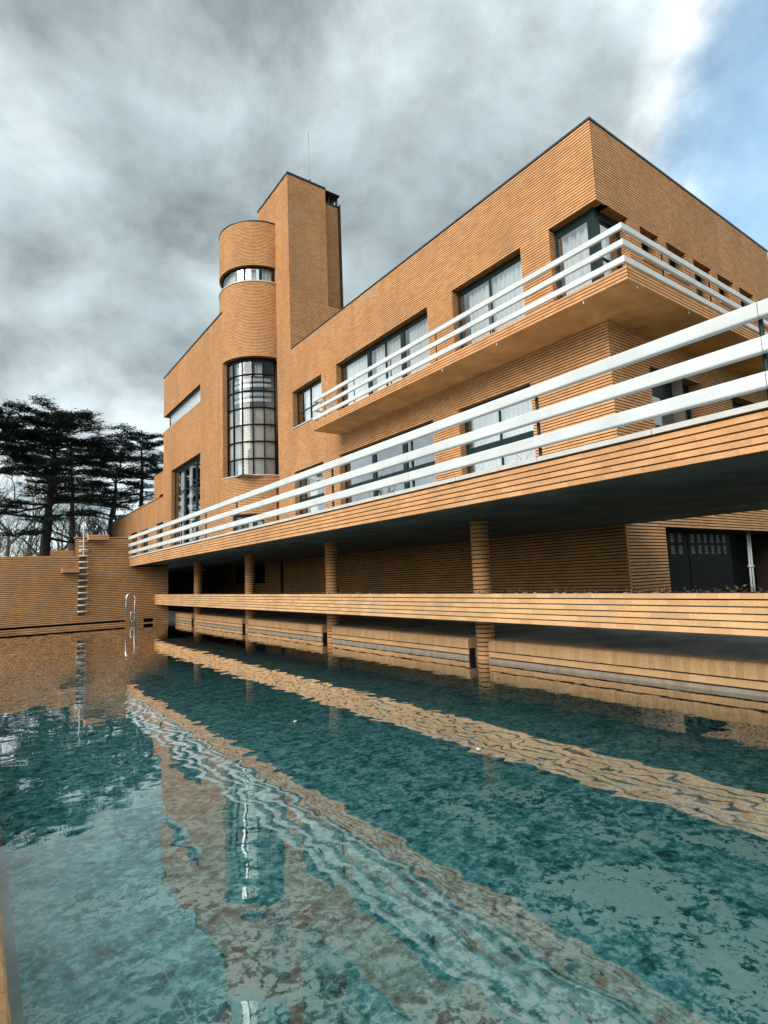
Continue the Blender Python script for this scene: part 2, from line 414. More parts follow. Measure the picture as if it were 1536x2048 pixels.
# deck between water and house, notched round each column
COLY = [7.89, 13.63, 19.42, 25.27, 2.1]
dk = MB(); dk.box(8.36, 12.56, -1.2, 40, -1.3, 0.372)
segs = []; y = -0.9
for cy in sorted(COLY): segs.append((y, cy-0.27)); y = cy+0.27
segs.append((y, 28.0))
for a, c in segs: dk.box(8.05, 8.36, a, c, -1.3, 0.371)
obj('deck', dk, 'deck', kind='structure')

# pool coping along the house
pc = thing('pool_coping', 'low brick pool edge with grey waterline band below the long planter', 'pool edge', (7.84, 13, 0))
core = MB(); band = MB(); lst = []; row = []
for a, c in segs:
    core.box(7.875, 8.05, a+0.012, c-0.012, -1.25, 0.345)
    n = max(1, int((c-a)/1.2)); st = (c-a)/n
    for i in range(n): band.mbox(mapF(7.84), a+i*st+0.002, a+(i+1)*st-0.002, -0.25, 0.055, 0, 0.035)
    bricks(lst, mapF(7.85), a, c, 0.078, 0.168+0.018, (), 0.108, 0.018, 0.24, 0.027, 0.001)
    n = int((c-a)/0.0815); st = (c-a)/n
    for i in range(n): row.append((a+i*st+0.0012, a+(i+1)*st-0.0012))
obj('core', core, 'joint', pc); obj('tile_band', band, 'tile', pc)
finish_bricks(pc, lst, 'coping_brick', 60, None, 'brick_course')
PROF = [(0.0, 0.19), (0.0, 0.325), (0.012, 0.358), (0.035, 0.379), (0.065, 0.388), (0.25, 0.39), (0.25, 0.19)]
def rowlock(mb, y0, y1, x, sgn=1, dx=0.0, dz=0.0):
    k = len(mb.v); n = len(PROF)
    for yy in (y0, y1):
        for (px_, z) in PROF: mb.v.append((x+sgn*(px_+dx), yy, z+dz))
    for i in range(n): mb.f.append((k+i, k+(i+1) % n, k+n+(i+1) % n, k+n+i))
    mb.f.append(tuple(k+i for i in range(n))); mb.f.append(tuple(k+n+i for i in range(n))[::-1])
def rowlocks(owner, row, x, sgn, nmax):
    row = sorted(row, key=lambda q: abs((q[0]+q[1])/2-2.6)); rest = MB(); cache = {}
    for i, (a, c) in enumerate(row):
        if i < nmax and (a+c)/2 > -0.5:
            wd = round(c-a, 3)
            if wd not in cache:
                mb = MB(); rowlock(mb, -wd/2, wd/2, 0, sgn); cache[wd] = mb.mesh('brick'); cache[wd].materials.append(M['coping_brick'])
            o = bpy.data.objects.new('brick', cache[wd]); link(o, owner, (x+sgn*random.uniform(0, 0.003), (a+c)/2, random.uniform(-0.002, 0.002)))
        else: rowlock(rest, a, c, x, sgn, random.uniform(0, 0.003), random.uniform(-0.002, 0.002))
    if rest.f: obj('rowlock_bricks', rest, 'coping_brick', owner, 'stuff')
rowlocks(pc, row, 7.846, 1, 240)
# coping beside the viewer
nc = thing('pool_coping', 'near brick pool coping running along the open side of the pool at the photographer', 'pool edge', (0, 13, 0.1))
core = MB(); core.box(-0.10, 0.11, -0.9, 27.95, -0.6, 0.345); obj('core', core, 'joint', nc)
row = []; y = -0.8
while y < 27.8: row.append((y+0.0014, y+0.098)); y += 0.0995
rowlocks(nc, row, 0.14, -1, 280)

# ------------------------------------------------------------------ villa
VILLA = thing('villa', 'large yellow brick villa with stepped flat roofs, tall tower and rounded stair turret', 'house', (12.54, 16, 0.36))
VB = []                       # all bricks of the villa
XF, YC, XL = 12.54, 7.46, 10.37
ROOF = 13.30
def reveal(mb, lst, m, h, dep=0.26, kind='F', c=0.0, sides=(1, 1), head=True, sill=True):
    u0, u1, z0, z1 = h
    if head: mb.poly([m(u0, z1, 0.0), m(u1, z1, 0.0), m(u1, z1, dep+0.3), m(u0, z1, dep+0.3)])
    if sill: mb.poly([m(u0, z0, 0.03), m(u1, z0, 0.03), m(u1, z0, dep+0.3), m(u0, z0, dep+0.3)])
    for s, u, mk in ((0, u0, -1), (1, u1, 1)):
        if not sides[s]: continue
        mb.poly([m(u+mk*0.028, z0, 0.029), m(u+mk*0.028, z1, 0.029), m(u+mk*0.028, z1, dep+0.3), m(u+mk*0.028, z0, dep+0.3)])
    # brick returns on the jamb that looks towards the pool end
    if kind == 'F' and sides[1]: bricks(lst, mapR(u1), c+0.032, c+dep+0.03, z0, z1)
    if kind == 'R' and sides[1]: bricks(lst, mapF(u1), c+0.032, c+dep+0.03, z0, z1)

def window(m, u0, u1, z0, z1, rec=0.26, vs=(), hs=(), fw=0.11, curtain=None, sill=False, fat=None, label=None, hfat=None, mat='green', cz=None, top=0.0, gm='glass'):
    f = MB(); d0, d1 = rec, rec+0.07
    f.mbox(m, u0, u0+fw, z0, z1, d0, d1); f.mbox(m, u1-fw, u1, z0, z1, d0, d1)
    f.mbox(m, u0+fw, u1-fw, z1-fw-top, z1, d0+0.001, d1); f.mbox(m, u0+fw, u1-fw, z0, z0+fw, d0+0.001, d1)
    for i, v in enumerate(vs):
        hw = (fat[i] if fat else 0.03)
        f.mbox(m, v-hw, v+hw, z0+fw, z1-fw-top, d0-0.012, d1-0.004)
    for i, h in enumerate(hs):
        hw = (hfat[i] if hfat else 0.025)
        ed = [u0+fw] + [q for v in vs for q in (v-0.005, v+0.005)] + [u1-fw]
        f.mbox(m, u0+fw, u1-fw, h-hw, h+hw, d0+0.004, d1-0.008)
    o = obj('window', f, mat, VILLA, label=label)
    us = [u0+fw*0.5] + list(vs) + [u1-fw*0.5]; zs = [z0+fw*0.5] + list(hs) + [z1-fw*0.5-top]
    for a, b_ in zip(us[:-1], us[1:]):
        for p, q in zip(zs[:-1], zs[1:]):
            pb = MB(); t = random.uniform(-0.002, 0.002); pb.mbox(m, a+0.012, b_-0.012, p+0.012, q-0.012, d0+0.030+t, d0+0.036+t); obj('pane', pb, gm, o)
    for cu in (curtain or []):
        cb = MB(); n = max(6, int((cu[1]-cu[0])/0.02)); ph = random.uniform(0, 6)
        c0, c1 = cz or (z0+0.03, z1-0.05); k = len(cb.v)
        for i in range(n+1):
            t = cu[0]+(cu[1]-cu[0])*i/n
            dd = 0.075*math.sin(t*31+ph+1.8*math.sin(t*4.1)) + 0.022*math.sin(t*67+ph*2)
            for zz, sp in ((c0, 1.15), (c1, 0.8)): cb.v.append(m(t, zz, rec+0.22+dd*sp))
        for i in range(n): cb.f.append((k+2*i, k+2*i+2, k+2*i+3, k+2*i+1))
        obj('curtain', cb, 'curtain', o, smooth=True)
    if sill:
        sb = MB(); sb.mbox(m, u0-0.03, u1+0.03, z0-0.05, z0-0.002, -0.035, rec+0.02); obj('sill', sb, 'stone', o)
    return o

# main wing, long front
FH = [(21.70, 24.60, 9.20, 11.06), (14.18, 20.38, 8.16, 11.06), (9.97, 12.90, 8.16, 11.06), (7.0, 8.96, 8.16, 11.06),
      (21.70, 24.56, 3.02, 7.0), (14.16, 20.33, 3.02, 7.0), (9.96, 12.90, 3.02, 7.0)]
RH = [(12.0, 13.98, 8.16, 11.06), (14.58, 15.55, 10.1, 11.06), (15.99, 17.13, 10.1, 11.06), (17.61, 18.77, 8.16, 11.06), (19.21, 20.38, 10.1, 11.06),
      (20.82, 21.96, 10.1, 11.06), (22.43, 23.50, 10.1, 11.06), (14.38, 17.22, 3.02, 7.0), (19.22, 22.0, 4.2, 7.0), (14.37, 22.4, 0.3, 2.66)]
mF, mR = mapF(XF), mapR(YC)
wall = MB(); rev = MB()
backing(wall, mF, YC+0.028, 26.4, 0.3, ROOF, FH)
backing(wall, mR, XF+0.028, 23.8, 0.3, ROOF, RH)
bricks(VB, mF, YC, 26.3, 2.98, 2.98+0.08*129, FH); zt = 2.98+0.08*129
bricks(VB, mF, YC, 26.0, 0.37, 2.66, ())
bricks(VB, mR, XF+0.032, 23.8, 0.42, 0.42+0.08*161, RH)
for h in FH[:3]+FH[4:]: reveal(rev, VB, mF, h, 0.26, 'F', XF)
reveal(rev, VB, mF, (7.46, 8.96, 8.16, 11.06), 0.26, 'F', XF, sides=(0, 1))
reveal(rev, VB, mR, (12.84, 13.98, 8.16, 11.06), 0.26, 'R', YC, sides=(0, 1))
for h in RH[1:9]: reveal(rev, VB, mR, h, 0.34, 'R', YC)
# rest of the wing's shell: rear, far side, roof, floors
shell = MB()
shell.poly([(23.8, YC, 0.3), (23.8, 26, 0.3), (23.8, 26, ROOF), (23.8, YC, ROOF)])
shell.poly([(12.6, 26, 0.3), (23.8, 26, 0.3), (23.8, 26, ROOF), (12.6, 26, ROOF)])
shell.poly([(12.55, YC+.01, ROOF-0.1), (23.8, YC+.01, ROOF-0.1), (23.8, 26, ROOF-0.1), (12.55, 26, ROOF-0.1)])
obj('rear_wall', shell, 'plaster', VILLA)
fl = MB()
for z in (3.0, 7.35, 8.1, 11.45): fl.poly([(12.62, YC+0.06, z), (23.78, YC+0.06, z), (23.78, 25.98, z), (12.62, 25.98, z)])
fl.poly([(16.2, YC+0.06, 3.0), (16.2, 26, 3.0), (16.2, 26, 11.4), (16.2, YC+0.06, 11.4)])
fl.poly([(18, 11.2, 3.0), (23.7, 11.2, 3.0), (23.7, 11.2, 11.4), (18, 11.2, 11.4)])
obj('inner_floor', fl, 'plaster', VILLA)
obj('wing_wall', wall, 'joint', VILLA)
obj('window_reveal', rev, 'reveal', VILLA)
ed = MB(); ed.sweep([(XF-0.02, 24.66), (XF-0.02, YC-0.02), (23.85, YC-0.02)], [(-0.0, 13.30), (0.0, 13.36), (0.40, 13.36), (0.40, 13.30)][::-1])
obj('roof_edge', ed, 'zinc', VILLA)
# windows of the main wing
window(mF, 21.70, 24.60, 9.20, 11.06, vs=(23.2,), hs=(9.95,), curtain=[(21.9, 24.0)], sill=True, label='upper window beside the turret with a horizontal bar')
window(mF, 14.18, 20.38, 8.16, 11.06, vs=(14.4+1.55, 17.05, 18.2), fat=(0.11, 0.025, 0.11), curtain=[(14.3, 15.8), (16.15, 18.0), (18.4, 20.1)], top=0.06, label='three part upper window with white curtains')
window(mF, 9.97, 12.90, 8.16, 11.06, vs=(11.45,), fat=(0.025,), curtain=[(10.0, 12.6)], top=0.06)
window(mF, 21.70, 24.56, 3.02, 7.0, vs=(23.9,), hs=(5.5,), hfat=(0.12,), curtain=[(23.2, 24.3)], top=0.1)
window(mF, 14.16, 20.33, 3.02, 7.0, vs=(16.1, 18.1), fat=(0.12, 0.12), hs=(5.5,), hfat=(0.11,), top=0.28, label='wide dark green window mirroring bare branches')
window(mF, 9.96, 12.90, 3.02, 7.0, vs=(11.4,), fat=(0.02,), hs=(5.5,), hfat=(0.16,), curtain=[(10.0, 12.7)], top=0.06, label='ground floor window with pleated white curtain')
# corner window
f = window(lambda u, z, d: (XF+d, u, z), 7.83, 8.96, 8.16, 11.06, rec=0.26, curtain=[(7.9, 8.85)], top=0.12, label='corner window pane towards the pool with white curtain')
window(lambda u, z, d: (u, YC+d, z), 12.93, 13.98, 8.16, 11.06, rec=0.26, hs=(9.75,), curtain=[(12.95, 13.6)], top=0.12, label='corner window pane on the short side')
cp = MB(); cp.box(12.78, 12.925, 7.70, 7.825, 8.14, 11.06); obj('corner_post', cp, 'green', VILLA)
for i, h in enumerate(RH[1:7]):
    window(mR, *h, rec=0.32, vs=((h[0]+h[1])/2+0.1,), fw=0.07, curtain=[(h[0]+0.1, h[0]+0.5)] if i % 2 == 0 else None, sill=(i != 2), hs=(9.9,) if i == 2 else ())
window(mR, 14.38, 17.22, 3.02, 7.0, rec=0.36, vs=(16.55,), fat=(0.06,), hs=(5.45,), hfat=(0.1,), curtain=[(14.5, 14.9)], top=0.5, label='ground floor window on the short side reflecting bare trees')
window(mR, 19.22, 22.0, 4.2, 7.0, rec=0.36, vs=(20.6,), hs=(5.45,), hfat=(0.1,), top=0.3)
# service door under the wing
gd = MB(); gd.box(14.3, 22.45, 8.55, 8.6, 0.36, 2.7); obj('passage_back', gd, 'black', VILLA)
gh = MB(); gh.poly([(14.37, YC+0.01, 2.655), (22.4, YC+0.01, 2.655), (22.4, 8.6, 2.655), (14.37, 8.6, 2.655)]); gh.poly([(22.4, YC, 0.3), (22.4, 8.6, 0.3), (22.4, 8.6, 2.66), (22.4, YC, 2.66)])
gh.poly([(14.37, YC+.03, 0.3), (14.37, 8.6, 0.3), (14.37, 8.6, 2.66), (14.37, YC+.03, 2.66)])
obj('passage_lining', gh, 'joint', VILLA)
mD = mapR(8.10)
for u0, u1, nn in ((14.75, 16.75, 4), (16.8, 19.5, 6)):
    dr = MB(); ws = (u1-u0)/(nn+0.6)
    cellsx = [u0+ws*0.45+i*ws for i in range(nn)]
    hol = [(x, x+ws*0.62, za, za+0.24) for x in cellsx for za in (1.98, 2.32)]
    backing(dr, mD, u0, u1, 0.37, 2.64, hol, 0.0)
    backing(dr, mD, u0, u1, 0.37, 2.64, hol, 0.05)
    do = obj('door', dr, 'black', VILLA, label='dark panelled service door with two rows of small panes')
    for h in hol:
        pb = MB(); pb.mbox(mD, h[0], h[1], h[2], h[3], 0.02, 0.028); obj('pane', pb, 'doorpane', do)
        mb2 = MB()
        for zz in (0.06, 0.12, 0.18): mb2.mbox(mD, h[0], h[1], h[2]+zz-0.008, h[2]+zz+0.008, 0.005, 0.018)
        obj('pane_bar', mb2, 'black', do)
rd = MB(); rd.tube([(20.33, 7.95, 0.4), (20.46, 7.95, 2.64)], 0.032, 8); rd.tube([(20.53, 7.95, 0.4), (20.62, 7.95, 2.64)], 0.032, 8)
rd.tube([(20.33, 7.95, 1.55), (20.66, 7.95, 1.55)], 0.05, 8)
obj('door_rail', rd, 'white', VILLA, smooth=True)
# recessed basement wall further along, with its window
bw = MB(); BH = [(28.2, 32.7, 1.62, 2.64)]; mFb = mapF(12.545)
obj_h = BH
backing(bw, mFb, 26.3, 38.0, 0.3, 2.68, BH)
bw.poly([(12.56, 26.3, 0.3), (13.1, 26.3, 0.3), (13.1, 26.3, 2.7), (12.56, 26.3, 2.7)])
bw.poly([(12.57, 38.0, 0.3), (13.3, 38.0, 0.3), (13.3, 38.0, 2.7), (12.57, 38.0, 2.7)]); bw.poly([(13.3, 38, 0.3), (13.3, 40, 0.3), (13.3, 40, 2.7), (13.3, 38, 2.7)]); bw.poly([(7.4, 40, 0.3), (13.3, 40, 0.3), (13.3, 40, 2.7), (7.4, 40, 2.7)])
bw.poly([(13.25, 26.3, 0.3), (13.25, 38, 0.3), (13.25, 38, 2.7), (13.25, 26.3, 2.7)]); bw.poly([(12.56, 26.3, 2.69), (13.3, 26.3, 2.69), (13.3, 38, 2.69), (12.56, 38, 2.69)])
obj('basement_wall', bw, 'joint', VILLA)
bricks(VB, mFb, 26.35, 38.0, 0.37, 2.66, BH)
window(mFb, 28.2, 32.7, 1.62, 2.64, rec=0.2, vs=(29.7, 31.2), hs=(1.95, 2.28), label='dim basement window under the terrace', gm='darkpane')

# balcony
bs = MB(); bs.box(11.182, 12.56, 6.102, 20.12, 7.826, 8.13); bs.box(12.56, 24.6, 6.102, 7.48, 7.828, 8.128)
obj('balcony_slab', bs, 'soffit', VILLA, label='ochre balcony slab with rendered underside')
bricks(VB, mapF(11.15), 6.07, 20.15, 7.82, 8.14); bricks(VB, mapR(6.07), 11.182, 24.6, 7.82, 8.14); bricks(VB, mapL(20.15), 11.182, 12.54, 7.82, 8.14)
for (x, y) in ((11.19, 7.2), (11.19, 9.9), (11.19, 12.1), (11.6, 6.12), (13.9, 6.12)):
    q = MB(); q.tube([(x, y, 7.83), (x, y, 7.74)], 0.012, 6); obj('drip_pipe', q, 'white', VILLA)

# tower
mT = mapR(24.68); TT = 23.02
tw = MB()
backing(tw, mapF(XF), 24.708, 28.5, ROOF-0.05, TT, [(26.4, 28.6, 13, 20.9)])
backing(tw, mT, XF+0.028, 14.82, 13.2, TT, ()); backing(tw, mT, 14.82, 15.8, 13.2, 16.28, ())
tw.poly([(14.82, 24.70, 16.28), (15.8, 24.70, 16.28), (15.8, 25.05, 16.28), (14.82, 25.05, 16.28)])
tw.poly([(14.80, 24.72, 16.28), (14.80, 25.1, 16.28), (14.80, 25.1, TT), (14.80, 24.72, TT)])
backing(tw, mapR(25.0), 14.82, 15.8, 16.28, 22.45, ())
tw.poly([(15.8, 24.70, 13.2), (15.8, 28.4, 13.2), (15.8, 28.4, TT-.5), (15.8, 24.70, TT-.5)])
tw.poly([(12.56, 28.5, 13.2), (15.8, 28.4, 13.2), (15.8, 28.4, TT), (12.56, 28.5, TT)])
tw.poly([(12.56, 24.7, TT-0.05), (15.8, 24.7, TT-.05), (15.8, 28.45, TT-.05), (12.56, 28.45, TT-.05)])
obj('tower_wall', tw, 'joint', VILLA)
bricks(VB, mapF(XF), 24.68, 28.52, 13.3, 23.0, [(26.4, 28.6, 13, 20.9)], L=0.24)
bricks(VB, mT, XF+0.032, 14.82, 13.3, 23.0); bricks(VB, mT, 14.82, 15.8, 13.3, 16.26); bricks(VB, mapR(25.0), 14.82, 15.8, 16.28, 22.44)
te = MB(); te.box(XF-0.03, 14.85, 24.65, 28.55, TT-0.02, TT+0.07); te.box(13.9, 15.88, 24.9, 28.45, TT+0.071, TT+0.16); te.box(14.82, 15.83, 24.96, 28.3, 22.45, 22.52)
obj('roof_edge', te, 'zinc', VILLA)
for x in (14.95, 15.25, 15.5, 15.76):
    q = MB(); q.box(x-0.045, x+0.045, 25.0, 25.1, 22.52, TT+0.071); obj('vent_post', q, 'zinc', VILLA)
q = MB(); q.box(14.9, 15.7, 26.4, 28.2, 22.52, TT+0.07); obj('chimney_core', q, 'black', VILLA)

# rounded stair turret
CX, CY, CR = 12.60, 28.50, 2.225
mC = mapC(CX, CY, CR); A = lambda deg: math.radians(deg)*CR
BAND = [(A(-75), A(88.5), 17.62, 18.50)]
tb = MB()
backing(tb, mC, A(-88), A(90), 16.2, 21.0, BAND, nseg=40); backing(tb, mC, A(0), A(90), 13.46, 16.2, (), nseg=24)
obj('stair_turret_wall', tb, 'joint', VILLA); tb = MB()
LOWH = [(A(23.3), A(68.0), 3.02, 5.12)]
backing(tb, mC, A(0), A(90), 2.9, 7.08, LOWH, nseg=40)
obj('stair_turret_wall', tb, 'joint', VILLA)
bricks(VB, mC, A(-88), A(89.5), 16.34, 16.34+0.08*58, BAND); bricks(VB, mC, A(0), A(89.5), 13.46, 16.34); bricks(VB, mC, A(0), A(89.5), 3.0, 7.08, LOWH)
def arc(mb, r0, r1, z0, z1, a0, a1, n=28):
    pts = [math.radians(a0+(a1-a0)*i/n) for i in range(n+1)]
    for p, q in zip(pts[:-1], pts[1:]):
        c = []
        for r in (r0, r1):
            pass
        f = lambda r, a, z: (CX-r*math.cos(a), CY-r*math.sin(a), z)
        mb.hexa([f(r0, p, z0), f(r0, q, z0), f(r0, q, z1), f(r0, p, z1), f(r1, p, z0), f(r1, q, z0), f(r1, q, z1), f(r1, p, z1)])
q = MB(); arc(q, 2.245, 1.9, 20.985, 21.05, -90, 89.5); obj('roof_edge', q, 'zinc', VILLA)
q = MB(); q.poly([(CX-2.2*math.cos(math.radians(a)), CY-2.2*math.sin(math.radians(a)), 20.95) for a in range(-90, 91, 6)]); obj('turret_roof', q, 'zinc', VILLA)
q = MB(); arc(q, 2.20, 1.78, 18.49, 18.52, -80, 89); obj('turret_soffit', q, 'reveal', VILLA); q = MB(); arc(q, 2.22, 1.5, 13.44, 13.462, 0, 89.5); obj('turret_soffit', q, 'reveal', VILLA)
q = MB(); arc(q, 2.26, 1.9, 17.57, 17.625, -78, 89.5); obj('sill', q, 'stone', VILLA); q = MB(); arc(q, 2.27, 1.8, 7.08, 7.13, 0, 89.5); obj('sill', q, 'stone', VILLA)
# ribbon window high on the turret
fr = MB()
for a in (-70, -13, 43, 88):
    arc(fr, 2.07, 2.0, 17.66, 18.46, a-1.0, a+1.0, 2)
arc(fr, 2.07, 2.0, 18.42, 18.49, -72, 88); arc(fr, 2.07, 2.0, 17.625, 17.66, -72, 88)
rw = obj('window', fr, 'black', VILLA, label='curved ribbon window near the top of the turret')
for a, b_ in ((-69, -14), (-12, 42), (44, 87)):
    q = MB(); arc(q, 2.04, 2.035, 17.66, 18.43, a, b_, 14); obj('pane', q, 'glass', rw)
def arc_sheet(parent, r, z0, z1, a0, a1, mat='curtain', wav=0.04):
    q = MB(); n = int((a1-a0)*1.4)+2
    for i in range(n+1):
        a = math.radians(a0+(a1-a0)*i/n); rr = r+wav*math.sin(i*1.9)+wav*0.5*math.sin(i*0.7)
        for z in (z0, z1): q.v.append((CX-rr*math.cos(a), CY-rr*math.sin(a), z))
    for i in range(n): q.f.append((2*i, 2*i+2, 2*i+3, 2*i+1))
    obj('curtain' if mat == 'curtain' else 'reflection_sheet', q, mat, parent, smooth=True)
for a0, a1 in ((-40, -3), (3, 20), (30, 46), (52, 60), (70, 86)): arc_sheet(rw, 1.8, 17.63, 18.45, a0, a1)
# tall gridded stair window
fr = MB(); GR = 1.95; AS = [2, 19, 36, 53, 70, 87]; ZS = [7.13+i*(13.44-7.13)/7 for i in range(8)]
for a in AS: arc(fr, GR+0.03, GR-0.05, 7.13, 13.44, a-0.75, a+0.75, 2)
for i, z in enumerate(ZS): arc(fr, GR+0.035, GR-0.045, max(7.13, z-0.03), min(13.44, z+0.03) if i < 7 else 13.44, 1, 88)
arc(fr, GR+0.02, GR-0.04, 13.25, 13.44, 1, 88)
gw = obj('window', fr, 'black', VILLA, label='tall curved stair window with a black grid of five by seven panes')
for i in range(5):
    for k in range(7):
        q = MB(); t = random.uniform(-0.006, 0.006); arc(q, GR-0.005+t, GR-0.012+t, ZS[k]+0.03, ZS[k+1]-0.03, AS[i]+0.75, AS[i+1]-0.75, 4); obj('pane', q, 'glass', gw)
arc_sheet(gw, 1.87, 7.2, 10.72, 37, 88, 'pane_reflection', 0.0); arc_sheet(gw, 1.87, 8.1, 10.7, 4, 35, 'pane_reflection', 0.0)  # opaque tan sheets in place of reflections in the grid panes
arc_sheet(gw, 1.7, 7.2, 8.05, 20, 34); arc_sheet(gw, 1.7, 12.5, 13.3, 20, 34); arc_sheet(gw, 1.6, 12.55, 13.3, 55, 68)
for z in (11.15, 11.45, 11.95, 12.25):
    q = MB(); arc(q, 1.70, 1.64, z, z+0.17, 10, 84, 20); obj('stair_rail', q, 'white', gw)
q = MB(); q.poly([(12.9, 26.6, 7), (12.9, 28.5, 7), (12.9, 28.5, 13.5), (12.9, 26.6, 13.5)]); q.poly([(10.7, 28.52, 7), (12.9, 28.52, 7), (12.9, 28.52, 13.5), (10.7, 28.52, 13.5)]); q.poly([(10.6, 26.4, 7.05), (12.9, 26.4, 7.05), (12.9, 28.5, 7.05), (10.6, 28.5, 7.05)])
obj('stair_well', q, 'plaster', VILLA)
# left jamb of the stair window
bricks(VB, mapR(28.46), XL+0.002, 10.68, 7.13, 13.44)
q = MB(); backing(q, mapR(28.46), XL+.02, 10.75, 7.1, 13.46, ()); obj('jamb', q, 'joint', VILLA)
# low curved window at the turret's foot
fr = MB()
for a in (23.8, 38, 53, 67.5): arc(fr, 2.12, 2.05, 3.02, 5.05, a-0.7, a+0.7, 2)
arc(fr, 2.12, 2.05, 5.0, 5.10, 23.3, 68); lw_ = obj('window', fr, 'black', VILLA, label='low curved window at the foot of the turret')
for a, b_ in ((24.5, 37.3), (38.7, 52.3), (53.7, 66.8)):
    q = MB(); arc(q, 2.09, 2.084, 3.05, 5.0, a, b_, 6); obj('pane', q, 'glass', lw_)
arc_sheet(lw_, 1.85, 3.0, 4.75, 44, 52); arc_sheet(lw_, 1.85, 3.0, 4.75, 58, 66)
q = MB(); arc(q, 2.20, 1.9, 5.11, 5.13, 23, 68); obj('head', q, 'reveal', VILLA)
q = MB(); q.poly([(12.9, 26.4, 2.9), (12.9, 28.5, 2.9), (12.9, 28.5, 7), (12.9, 26.4, 7)]); q.poly([(11.2, 28.5, 2.9), (12.9, 28.5, 2.9), (12.9, 28.5, 7), (11.2, 28.5, 7)]); obj('stair_foot', q, 'plaster', VILLA)

# tall garden block left of the turret
mG = mapF(XL); GT = 16.32; Y0, Y1 = 28.5, 40.1
GH = [(32.15, 41, 12.40, 13.47), (32.15, 38.1, 3.02, 9.28)]
gb = MB(); backing(gb, mG, Y0, Y1, 2.9, GT, GH)
mGL = mapL(Y1); LH = [(9, 11.9, 12.40, 13.47)]
backing(gb, mGL, XL+0.03, 18, 2.9, GT, LH)
gb.poly([(XL+.03, Y0, GT-.06), (18, Y0, GT-.06), (18, Y1, GT-.06), (XL+.03, Y1, GT-.06)]); gb.poly([(18, Y0, 2.9), (18, Y1, 2.9), (18, Y1, GT), (18, Y0, GT)])
gb.poly([(12.56, Y0, 13.3), (18, Y0, 13.3), (18, Y0, GT), (12.56, Y0, GT)])
obj('garden_block_wall', gb, 'joint', VILLA)
bricks(VB, mG, Y0, Y1, 3.0, GT-0.02, GH); bricks(VB, mGL, XL+0.032, 18, 3.0, GT-0.02, LH)
q = MB(); q.box(XL-0.03, 11.0, Y0, Y1+0.03, GT-0.01, GT+0.06); q.box(11.0, 18, Y1-0.3, Y1+0.03, GT-0.01, GT+0.06); obj('roof_edge', q, 'zinc', VILLA)
# open corner slot
q = MB(); xa, xb = XL+0.03, 11.9
q.poly([(xa, 32.15, 13.46), (xb, 32.15, 13.46), (xb, Y1-.02, 13.46), (xa, Y1-.02, 13.46)]); q.poly([(xa, 32.15, 12.41), (xb, 32.15, 12.41), (xb, Y1-.02, 12.41), (xa, Y1-.02, 12.41)])
q.poly([(xb, 32.15, 12.41), (xb, Y1-.02, 12.41), (xb, Y1-.02, 13.46), (xb, 32.15, 13.46)]); q.poly([(xa, 32.15, 12.41), (xb, 32.15, 12.41), (xb, 32.15, 13.46), (xa, 32.15, 13.46)])
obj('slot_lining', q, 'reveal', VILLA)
q = MB(); q.box(XL-0.02, XL+0.4, 32.15, Y1+0.02, 12.35, 12.405); obj('sill', q, 'stone', VILLA)
window(mG, 32.15, 39.1, 12.42, 13.45, rec=0.14, vs=(), fw=0.05, curtain=[(32.3, 38.9)], top=0.12, label='long slot window under the roof running to the open corner')
reveal_mb = MB(); reveal(reveal_mb, VB, mG, GH[1], 0.3, 'F', XL); obj('window_reveal', reveal_mb, 'reveal', VILLA)
window(mG, 32.15, 38.1, 3.02, 9.28, rec=0.22, vs=(33.5, 35.75), fat=(0.13, 0.10), hs=(4.3, 5.75, 7.7), hfat=(0.035, 0.035, 0.035), fw=0.10, curtain=[(32.4, 33.0), (34.9, 35.5), (36.5, 37.3)], top=0.1, mat='green', label='very tall dark green salon window with two posts')
q = MB(); q.poly([(10.9, 31.9, 3.0), (10.9+3, 31.9, 3.0), (13.9, 40, 3.0), (10.9, 40, 3.0)]); q.poly([(13.4, 31, 3), (13.4, 40, 3), (13.4, 40, 12), (13.4, 31, 12)]); obj('inner_floor', q, 'plaster', VILLA)

# low wing beyond, with its set back storey
mWh = [(40.1, 41.75, 3.02, 6.08), (44.2, 46.42, 3.02, 6.06), (47.75, 50.0, 3.02, 6.08)]
WT = 7.86
lw = MB(); backing(lw, mG, Y1, 57.7, 2.9, WT, mWh)
lw.poly([(XL+.03, 57.7, 2.9), (18, 57.7, 2.9), (18, 57.7, WT), (XL+.03, 57.7, WT)]); lw.poly([(XL+.03, Y1, WT-.1), (18, Y1, WT-.1), (18, 57.7, WT-.1), (XL+.03, 57.7, WT-.1)])
obj('low_wing_wall', lw, 'joint', VILLA)
bricks(VB, mG, Y1+0.002, 57.7, 3.0, WT, mWh, L=0.26)
for h in mWh:
    rv = MB(); reveal(rv, VB, mG, h, 0.26, 'F', XL); obj('window_reveal', rv, 'reveal', VILLA)
q = MB(); q.box(XL-0.03, XL+0.3, Y1+0.03, 57.75, WT-0.005, WT+0.05); obj('roof_edge', q, 'zinc', VILLA)
for h in mWh: window(mG, *h, rec=0.2, vs=((h[0]+h[1])/2,), hs=(4.0, 5.2), fw=0.06, curtain=[(h[0]+0.2, h[0]+0.8)], mat='green')
uv = MB(); mU = mapF(11.3); backing(uv, mU, 43.5, 46.4, 7.7, 10.4, ()); backing(uv, mapL(46.4), 11.33, 16, 7.7, 10.4, ()); uv.poly([(11.33, 41, 10.35), (16, 41, 10.35), (16, 46.37, 10.35), (11.33, 46.37, 10.35)])
backing(uv, mapF(11.3), 40.13, 43.5, 7.7, 10.4, ())
obj('upper_storey_wall', uv, 'joint', VILLA)
bricks(VB, mU, 40.14, 46.4, 7.78, 10.4); bricks(VB, mapL(46.4), 11.332, 16, 7.78, 10.4)
